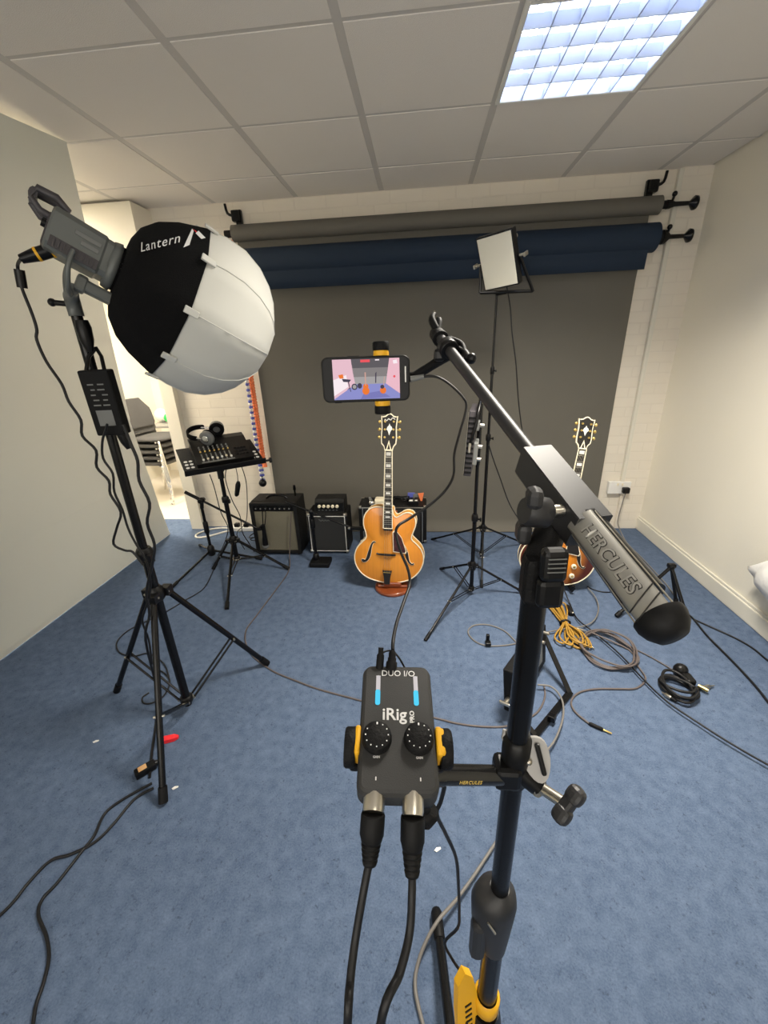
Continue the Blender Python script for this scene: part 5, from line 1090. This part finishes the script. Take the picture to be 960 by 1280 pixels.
# low panel, seen on edge
z0, z1 = .865, 1.215; q = Vector((.295, 2.30, 0))
EM = frame(q + Vector((-.02, 0, 1.04)), (.16, .98, -.02), z=(-.985, .16, .12)); EM = Matrix.Translation(EM.translation) @ (EM.to_3x3() @ Matrix.Rotation(math.radians(-4), 3, 'X')).to_4x4()
t = thing('studio_lamp', 'ribbed black light panel turned edge-on behind the boom', 'light panel', M=EM)
b = MB(K['lampdark']); b.box((0, 0, 0), (.33, .345, .04), .005)
part('housing', b, t, local=True)
b = MB(K['matte'])
for i in range(12): b.box((-.167, .15 - .026 * i, 0), (.004, .012, .038), .001)
part('cooling_ribs', b, t, local=True)
b = MB(K['ledface']); b.box((0, 0, .0205), (.31, .325, .003), .001); part('diffuser_face', b, t, local=True)
b = MB(K['grey']); b.box((-.05, .06, -.030), (.15, .12, .022), .004); b.box((-.02, -.08, -.028), (.10, .05, .018), .004); part('control_box', b, t, local=True)
for x, y in ((-.10, .09), (-.10, .02), (-.09, -.09)): b = MB(K['nickel']); b.cyl((x, y, -.04), (x, y, -.062), .011, n=10); part('dial', b, t, local=True)
b = MB(K['blackmetal']); b.tube([(-.176, 0, 0), (-.19, -.10, -.02), (-.17, -.215, -.03), (0, -.215, -.03), (.17, -.215, -.03), (.19, -.10, -.02), (.176, 0, 0)], .009, 8); b.tube([(0, -.215, -.03), tuple(EM.inverted() @ Vector((.318, 2.33, .88)))], .013, 8); part('yoke', b, t, local=True)
b = MB(K['nickel']); b.cyl((-.18, 0, 0), (-.205, 0, 0), .007); b.box((-.205, .01, 0), (.01, .05, .012), .003); part('side_knob', b, t, local=True)
# panel standing on the carpet behind the boom stand
A, B = Vector((.375, 1.37, 0)), Vector((.60, 1.70, 0)); ud = (B - A).normalized(); tilt = Vector((ud.y, -ud.x, 0)) * -.10 + Vector((0, 0, 1))
FM = frame((A + B) / 2 + Vector((0, 0, .025)), ud, y=tilt)   # x along the panel, y up, z out to the right
t = thing('floor_lamp', 'black light panel standing on the carpet behind the pole of the boom stand', 'light panel', M=FM)
PL = (B - A).length
b = MB(K['matte']); b.box((0, .115, 0), (PL, .22, .045), .006); part('housing', b, t, local=True)
b = MB(K['grey']); b.box((.02, .115, .024), (PL - .16, .13, .006), .003); part('back_plate', b, t, local=True)
for x in (.12, .06): b = MB(K['nickel']); b.cyl((x + .04, .20 - (.10 - x) * .2, .02), (x + .04, .20 - (.10 - x) * .2, .05), .008); part('dial', b, t, local=True)
b = MB(K['nickel']); b.cyl((-PL / 2, .08, 0), (-PL / 2 - .035, .08, 0), .010); b.box((-PL / 2 - .035, .08, 0), (.012, .015, .05), .004); part('side_knob', b, t, local=True)
FI = FM.inverted(); r1, r2, r3 = [FI @ Vector(p) for p in ((0.6794, 1.511, 0.012), (0.466, 1.2752, 0.012), (0.553, 1.3512, 0.03))]
b = MB(K['blackmetal'])
def bar(p, q2, wd=.02): 
    p, q2 = Vector(p), Vector(q2); d = (q2 - p); b.box((0, 0, 0), (d.length + wd * .5, wd, .007), .001, T=frame((p + q2) / 2, d, z=FI.to_3x3() @ Vector((0, 0, 1))))
bar((PL / 2 + .01, .15, .01), r1, .024); bar(r1, r2, .028); bar(r2, (-PL / 2 - .005, .06, .01), .024); b.box(r3, (.03, .03, .03), .004); part('yoke', b, t, local=True)
# ---------------------------------------------------------------- tripod by the right wall
ap = Vector((1.50, 2.31, .235))
t = thing('folding_floor_stand', 'small black folding floor stand near the right wall behind the counterweight', 'stand', (1.5, 2.25, 0))
for f, r_ in (((1.1378, 2.1126, 0), .010), ((1.5438, 2.247, 0), .010), ((1.5449, 2.1583, 0), .011)):
    f = Vector((f[0], f[1], .011)); b = MB(K['blackmetal']); b.tube([ap, f], r_, 8); lg = part('leg', b, t)
    b = MB(K['rubber']); d = (f - ap).normalized(); b.tube([f - d * .035, f], r_ * 1.4, 8); part('rubber_foot', b, lg)
b = MB(K['black']); b.sphere(ap, .022, 12); b.box(ap + Vector((.0, 0, .008)), (.045, .03, .025), .006); part('hinge', b, t)
# white cloth at the right edge
b = MB(K['whitecloth']); R = []
for j in range(13):
    v = j / 12; z = .235 + .45 * v; ring = []
    yc = 1.72; wy = max(.05, (.24 + .9 * v if v < .15 else .375 - .36 * (v - .15))) ; wx = .035 + .075 * math.sin(PI * min(1, .15 + v * .85))
    for i in range(28):
        a = 2 * PI * i / 28; k = 1 + .05 * math.sin(a * 5 + v * 3) + .03 * math.sin(a * 9 - v * 7)
        ring.append(Vector((1.848 - wx * (1 - math.cos(a)) * .9 * k, yc + wy * math.sin(a) * k, z + .05 * math.sin(a) * (1 - v))))
    R.append(ring)
b.rings(R); solo('hanging_cloth', b, 'white crumpled cloth hanging against the right wall at the edge of the room', 'cloth')
# ---------------------------------------------------------------- cables on the carpet
def cable(name, label, pts, r, m, k=6, group=None, closed=False, ends=()):
    b = MB(K[m]); b.tube(pts, r, 8, closed=closed, k=k)
    if not ends: return solo(name, b, label, 'cable', group)
    t = thing(name, label, 'cable', tuple(pts[0])); part('lead', b, t)
    for (p, q_, mm) in ends:
        p, q_ = Vector(p), Vector(q_); b = MB(K['rubber'] if mm != 'nickel' else K['nickel']); d = q_ - p; L = d.length
        b.lathe([(0, .004), (.004, .0075), (L * .55, .0075), (L * .6, .005)], p, d, 12); b.m = K['gold' if mm == 'gold' else 'nickel']; b.lathe([(L * .6, .0034), (L * .93, .0034), (L * .96, .0038), (L, .001)], p, d, 10); part('jack_plug', b, t)
    return t
cable('instrument_cable', 'long brown-grey cable from the silver-grille amplifier across the carpet behind the interface', [(-0.9992, 2.83, 0.3856), (-1.023, 2.82, 0.2216), (-1.0496, 2.815, 0.049)] + [(-0.9972, 2.6056, 0.004), (-1.0073, 2.3439, 0.004), (-1.0321, 2.0522, 0.004), (-1.0376, 1.8893, 0.004), (-0.9461, 1.7229, 0.004), (-0.7843, 1.5982, 0.004), (-0.6283, 1.5291, 0.004), (-0.4946, 1.4793, 0.004), (-0.2834, 1.4225, 0.004), (-0.1016, 1.3733, 0.004), (0.0484, 1.3469, 0.004), (0.1445, 1.3231, 0.004), (0.2456, 1.3125, 0.004), (0.3543, 1.3185, 0.004), (0.4393, 1.3556, 0.004), (0.5084, 1.4013, 0.004), (0.5616, 1.4846, 0.004), (0.5789, 1.5626, 0.004)], .0042, 'cablebrown')
cable('patch_cable', 'short grey cable looping beside the yoke of the floor light panel', [(0.5394, 1.5345, 0.03), (0.5958, 1.5275, 0.03), (0.6217, 1.4813, 0.03), (0.62, 1.4182, 0.03), (0.5931, 1.3412, 0.03), (0.5411, 1.2535, 0.03), (0.49, 1.1934, 0.03), (0.4579, 1.1643, 0.03)], .0042, 'cablegrey')
cable('looped_cable', 'grey cable lying in a loop on the carpet in front of the front light stand', [(0.594, 1.7721, 0.004), (0.5204, 1.8502, 0.004), (0.4673, 1.9563, 0.004), (0.3813, 2.011, 0.004), (0.2973, 2.0003, 0.004), (0.259, 1.941, 0.004), (0.2863, 1.8666, 0.004), (0.3463, 1.8299, 0.004), (0.4364, 1.8338, 0.004), (0.5217, 1.8568, 0.004), (0.614, 1.8869, 0.004)], .0042, 'cablegrey')
b = MB(K['black']); q = Vector((0.3549, 1.832, 0.008)); b.box(q + Vector((0, 0, .01)), (.03, .03, .02), .004); b.box(q + Vector((0, .02, .03)), (.018, .02, .045), .004); solo('cable_tie', b, 'black hook-and-loop tie on the looped grey cable', 'cable tie')
# yellow bundle
b = MB(K['cableyellow']); random.seed(11); g0, g1 = Vector((0.8131, 2.2224, 0)), Vector((0.8221, 1.8235, 0)); gd = (g1 - g0); gp = Vector((-gd.y, gd.x, 0)).normalized()
for i in range(9):
    w0, w1 = random.uniform(-.05, .04), random.uniform(-.07, .07); z = .006 + .0035 * i
    P = [g0 + gp * w0 + gd * random.uniform(-.05, .05), g0 + gd * .25 + gp * w0 * .7, g0 + gd * .52 + gp * w0 * .2, g0 + gd * .75 + gp * (w1 * .6 + .03), g0 + gd * (1.0 + random.uniform(-.06, .06)) + gp * w1, g0 + gd * .82 + gp * (w1 * .8 - .045), g0 + gd * .5 + gp * (w1 * .15), g0 + gd * .2 + gp * (w0 * .6 + .03), g0 + gd * .02 + gp * (w0 + .025)]
    b.tube([p + Vector((0, 0, z)) for p in P], .0048, 6, closed=True, k=5)
t = thing('coiled_cable', 'yellow-brown cable tied in a bundle on the carpet under the sunburst guitar', 'cable', tuple(g0)); part('bundle', b, t)
b = MB(K['black']); b.tube([g0 + gd * .5 + gp * (.028 * math.cos(a)) + Vector((0, 0, .02 + .02 * math.sin(a))) for a in [2 * PI * i / 12 for i in range(12)]], .006, 6, closed=True); part('tie', b, t)
for p, q_ in (((0.8572, 1.997, 0.012), (0.9278, 1.9506, 0.012)), ((0.8716, 1.8878, 0.012), (0.9045, 1.8192, 0.012))):
    b = MB(K['nickel']); p, q_ = Vector(p), Vector(q_); b.lathe([(0, .006), ((q_ - p).length * .6, .007), ((q_ - p).length * .62, .0032), ((q_ - p).length, .003)], p, q_ - p, 10); part('jack_plug', b, t)
# brown coil
b = MB(K['cablebrown']); random.seed(21); cx_, cy_ = (0.9679, 1.8114, 0)[:2]; e1_ = Vector((1.0792, 1.7571, -0)) - Vector((0.8683, 1.9223, 0)); aa = e1_.length / 2; e1_.normalize(); e2_ = Vector((-e1_.y, e1_.x, 0)); bb = .135
P = []
for i in range(13 * 5 + 1):
    a = 2 * PI * i / 13 + 2.6; k = 1 + .07 * math.sin(i * 1.7) + .05 * math.sin(i * .37); P.append(Vector((cx_, cy_, 0)) + e1_ * aa * k * math.cos(a) + e2_ * bb * k * (math.sin(a) + .10 * math.sin(i * .5)) + Vector((0, 0, .006 + .0016 * (i % 26))))
P += [Vector(p) for p in [(1.0822, 1.8278, 0.006), (1.0722, 1.7105, 0.006), (1.0693, 1.6251, 0.006), (0.9999, 1.5618, 0.006), (0.9175, 1.5528, 0.006), (0.8224, 1.5481, 0.006), (0.7438, 1.5296, 0.006), (0.6924, 1.494, 0.006), (0.6681, 1.4517, 0.006), (0.673, 1.404, 0.006), (0.7103, 1.3483, 0.006)]]
b.tube(P, .0045, 7, k=4); t = thing('coiled_cable', 'brown-grey cable coiled on the carpet with one end snaking out to a gold jack', 'cable', (cx_, cy_, 0)); part('coil', b, t)
p, q_ = Vector((0.7075, 1.3504, 0.008)), Vector((0.7831, 1.3038, 0.008)); L = (q_ - p).length; b = MB(K['rubber']); b.lathe([(0, .005), (.006, .008), (L * .6, .0075), (L * .63, .005)], p, q_ - p, 12); b.m = K['gold']; b.lathe([(L * .62, .0036), (L * .95, .0036), (L, .001)], p, q_ - p, 10); part('jack_plug', b, t)
cable('thin_cable', 'thin brown cable running from the coil to the black round plug', [(1.0491, 1.9025, 0.006), (1.1137, 1.8353, 0.006), (1.1705, 1.7718, 0.006), (1.2283, 1.6851, 0.006)], .0036, 'cablebrown')
# cable from the sunburst guitar out to the right
cable('guitar_lead', 'long dark lead from the sunburst guitar running out across the carpet to the right', [(0.8854, 2.32, 0.0847), (0.9141, 2.2257, 0.006)] + [(0.8998, 2.0616, 0.02), (0.9565, 1.9281, 0.02), (1.0135, 1.7665, 0.02), (1.0484, 1.5945, 0.02), (1.0855, 1.4737, 0.02), (1.146, 1.3759, 0.02), (1.2188, 1.2746, 0.02), (1.2981, 1.1853, 0.02), (1.3627, 1.134, 0.02)], .0040, 'cableblack')
cable('loose_cable', 'grey cable curving round the right of the sunburst guitar', [(1.0791, 2.399, 0.02), (1.0845, 2.2799, 0.02), (1.0536, 2.1608, 0.02), (0.9847, 2.0498, 0.02), (0.9037, 1.9956, 0.02), (0.8282, 1.9784, 0.02), (0.7468, 1.9541, 0.02), (0.699, 1.9383, 0.02)], .0038, 'cablegrey')
cable('short_lead', 'short black lead on the carpet to the right of the sunburst guitar', [(1.0917, 2.4424, 0.005), (1.1185, 2.4045, 0.005), (1.1683, 2.3776, 0.005), (1.2235, 2.3793, 0.005)], .0036, 'cableblack')
b = MB(K['rubber']); b.lathe([(0, .010), (.04, .016), (.085, .016), (.09, .010)], (0.8862, 2.2019, 0.016), Vector((0.8845, 2.0817, 0.016)) - Vector((0.8862, 2.2019, 0.016)), 12); b.m = K['nickel']; b.sphere((0.8883, 2.112, 0.028), .006, 8); solo('cable_plug', b, 'black plug on the carpet in front of the sunburst guitar', 'plug')
# black coil with jacks
cx_, cy_ = (1.1753, 1.5572, 0)[:2]; P = []; random.seed(4)
for i in range(11 * 4):
    a = 2 * PI * i / 11; k = 1 + .12 * math.sin(i * 1.3); P.append(Vector((cx_ + .062 * k * math.cos(a), cy_ + .072 * k * math.sin(a) + .02 * math.sin(i * .4), .008 + .002 * (i % 22))))
t = thing('coiled_cable', 'small black coiled cable with silver jacks at the right of the carpet', 'cable', (cx_, cy_, 0))
b = MB(K['cableblack']); b.tube(P, .0065, 7, k=4); part('coil', b, t)
for p, q_ in (((1.1329, 1.4837, 0.012), (1.0957, 1.5368, 0.012)), ((1.2429, 1.5584, 0.012), (1.3543, 1.588, 0.012))):
    p, q_ = Vector(p), Vector(q_); L = (q_ - p).length; b = MB(K['rubber']); b.lathe([(0, .006), (L * .3, .009), (L * .4, .009)], p, q_ - p, 12); b.m = K['nickel']; b.lathe([(L * .38, .0095), (L * .75, .0095), (L * .8, .0045), (L, .003)], p, q_ - p, 12); part('jack_plug', b, t)
p = Vector((1.245, 1.6657, 0)); b = MB(K['black']); b.sphere(p + Vector((0, 0, .03)), .03, 12, sc=(1.1, 1, 1)); b.box(p + Vector((.01, -.05, .02)), (.04, .06, .03), .008); b.m = K['gold']; b.cyl(p + Vector((.03, -.09, .02)), p + Vector((.055, -.12, .02)), .009); solo('round_plug', b, 'black round-headed plug above the small black coiled cable', 'plug')
# cords out to the right edge
cable('thick_cable', 'thicker black cord running from the folding floor stand out to the right edge', [(1.5521, 2.1898, 0.006), (1.5617, 2.1049, 0.006), (1.5458, 1.9493, 0.006), (1.5478, 1.7773, 0.006), (1.5425, 1.613, 0.006), (1.5273, 1.4965, 0.006), (1.5087, 1.3535, 0.006)], .0055, 'cableblack')
cable('twisted_cable', 'thinner twisted black cord running beside the right wall', [(1.5617, 2.1049, 0.006), (1.6304, 2.0137, 0.006), (1.6861, 1.9354, 0.006), (1.7144, 1.8612, 0.006), (1.724, 1.7683, 0.006), (1.7697, 1.6489, 0.006)], .0048, 'cableblack')
# cords at the left
cable('floor_cable', 'black cord snaking from the lantern stand to the bottom left corner of the carpet', [(-1.0383, 0.9855, 0.006), (-1.1102, 0.9208, 0.006), (-1.1431, 0.8679, 0.006), (-1.1282, 0.7983, 0.006), (-1.1335, 0.7542, 0.006), (-1.145, 0.6627, 0.006), (-1.1569, 0.6195, 0.006), (-1.1357, 0.5829, 0.006), (-1.0699, 0.5396, 0.006), (-1.0246, 0.4983, 0.006), (-0.9978, 0.4514, 0.006), (-0.9832, 0.4142, 0.006), (-0.9546, 0.3728, 0.006)], .0048, 'cableblack')
cable('floor_cable', 'black cord branching from the lantern stand towards the white sheet', [(-1.0206, 0.9681, 0.006), (-1.0676, 0.9235, 0.006), (-1.087, 0.8341, 0.006), (-1.1114, 0.7772, 0.006), (-1.1661, 0.7381, 0.006), (-1.2185, 0.7163, 0.006), (-1.238, 0.6563, 0.006), (-1.2409, 0.6098, 0.006), (-1.2538, 0.571, 0.006), (-1.2779, 0.5265, 0.006)], .0048, 'cableblack')
cable('loose_lead', 'thin black lead trailing from the low boom stand to the lantern stand', [(-1.5847, 2.6024, 0.005), (-1.5301, 2.3475, 0.005), (-1.5829, 2.1987, 0.005), (-1.6471, 2.054, 0.005), (-1.7159, 1.953, 0.005), (-1.7655, 1.8665, 0.005), (-1.7586, 1.7664, 0.005), (-1.6783, 1.6832, 0.005), (-1.5783, 1.6622, 0.005), (-1.5086, 1.6843, 0.005), (-1.3741, 1.6103, 0.005), (-1.2773, 1.5018, 0.005)], .0036, 'cableblack')
cable('loose_lead', 'thin black lead curling round the foot of the lantern stand pole', [(-1.3333, 1.4161, 0.005), (-1.3463, 1.3859, 0.005), (-1.3168, 1.3539, 0.005), (-1.2729, 1.3609, 0.005), (-1.2471, 1.4106, 0.005), (-1.2773, 1.5018, 0.005), (-1.3678, 1.564, 0.005), (-1.4037, 1.5509, 0.005)], .0036, 'cableblack')
t = thing('mains_connector', 'black connector with a tan plate on the carpet by the lantern stand', 'connector', (-1.0985, 1.0344, 0)); q = Vector((-1.0931, 1.0314, 0)); M3 = Matrix.Translation(q + Vector((0, 0, .016))) @ Matrix.Rotation(.8, 4, 'Z')
b = MB(K['black']); b.box((0, 0, 0), (.075, .036, .03), .006, T=M3); b.cyl((.035, 0, 0), (.07, 0, -.004), .012, .008, T=M3); part('case', b, t)
b = MB(mat('tan_label', (.55, .32, .14), .5)); b.box((-.008, 0, .0152), (.03, .024, .002), .0005, T=M3); part('tan_plate', b, t)
q = Vector((-1.0798, 1.1712, 0)); b = MB(K['red']); M3 = Matrix.Translation(q + Vector((0, 0, .012))) @ Matrix.Rotation(.35, 4, 'Z'); b.rings([[Vector((x, y * k, z * k)) for y, z in ((-.011, -.01), (.011, -.01), (.012, .008), (-.012, .008))] for x, k in ((-.035, 1.1), (.02, 1), (.038, .5))], True, False, T=M3); solo('red_clip', b, 'bright red plastic piece on the carpet beside the lantern stand leg', 'clip')
for (x, y), lab in (((219, 985), 'white paper scrap on the carpet to the right of the lantern stand leg'), ((120, 927), 'pale flat scrap on the carpet to the left of the lantern stand'), ((547, 1062), 'white paper scrap on the carpet near the interface cables')):
    q = Vector((1.915, -2.4506, 0)) if False else None
    b = MB(K['white']); SCR = {(219, 985): (-0.9405, 0.9771, 0), (120, 927): (-1.4015, 1.1491, 0), (547, 1062): (0.0482, 0.8357, 0)}; q = Vector(SCR[(x, y)])
    b.prism([(-.012, -.003), (.0, -.006), (.012, .0), (.010, .005), (-.008, .005)], -.001, .001, T=Matrix.Translation(q + Vector((0, 0, .002))) @ Matrix.Rotation(.6, 4, 'Z') @ Matrix.Rotation(PI / 2, 4, 'X')); solo('paper_scrap', b, lab, 'scrap', 'paper scraps on the carpet')
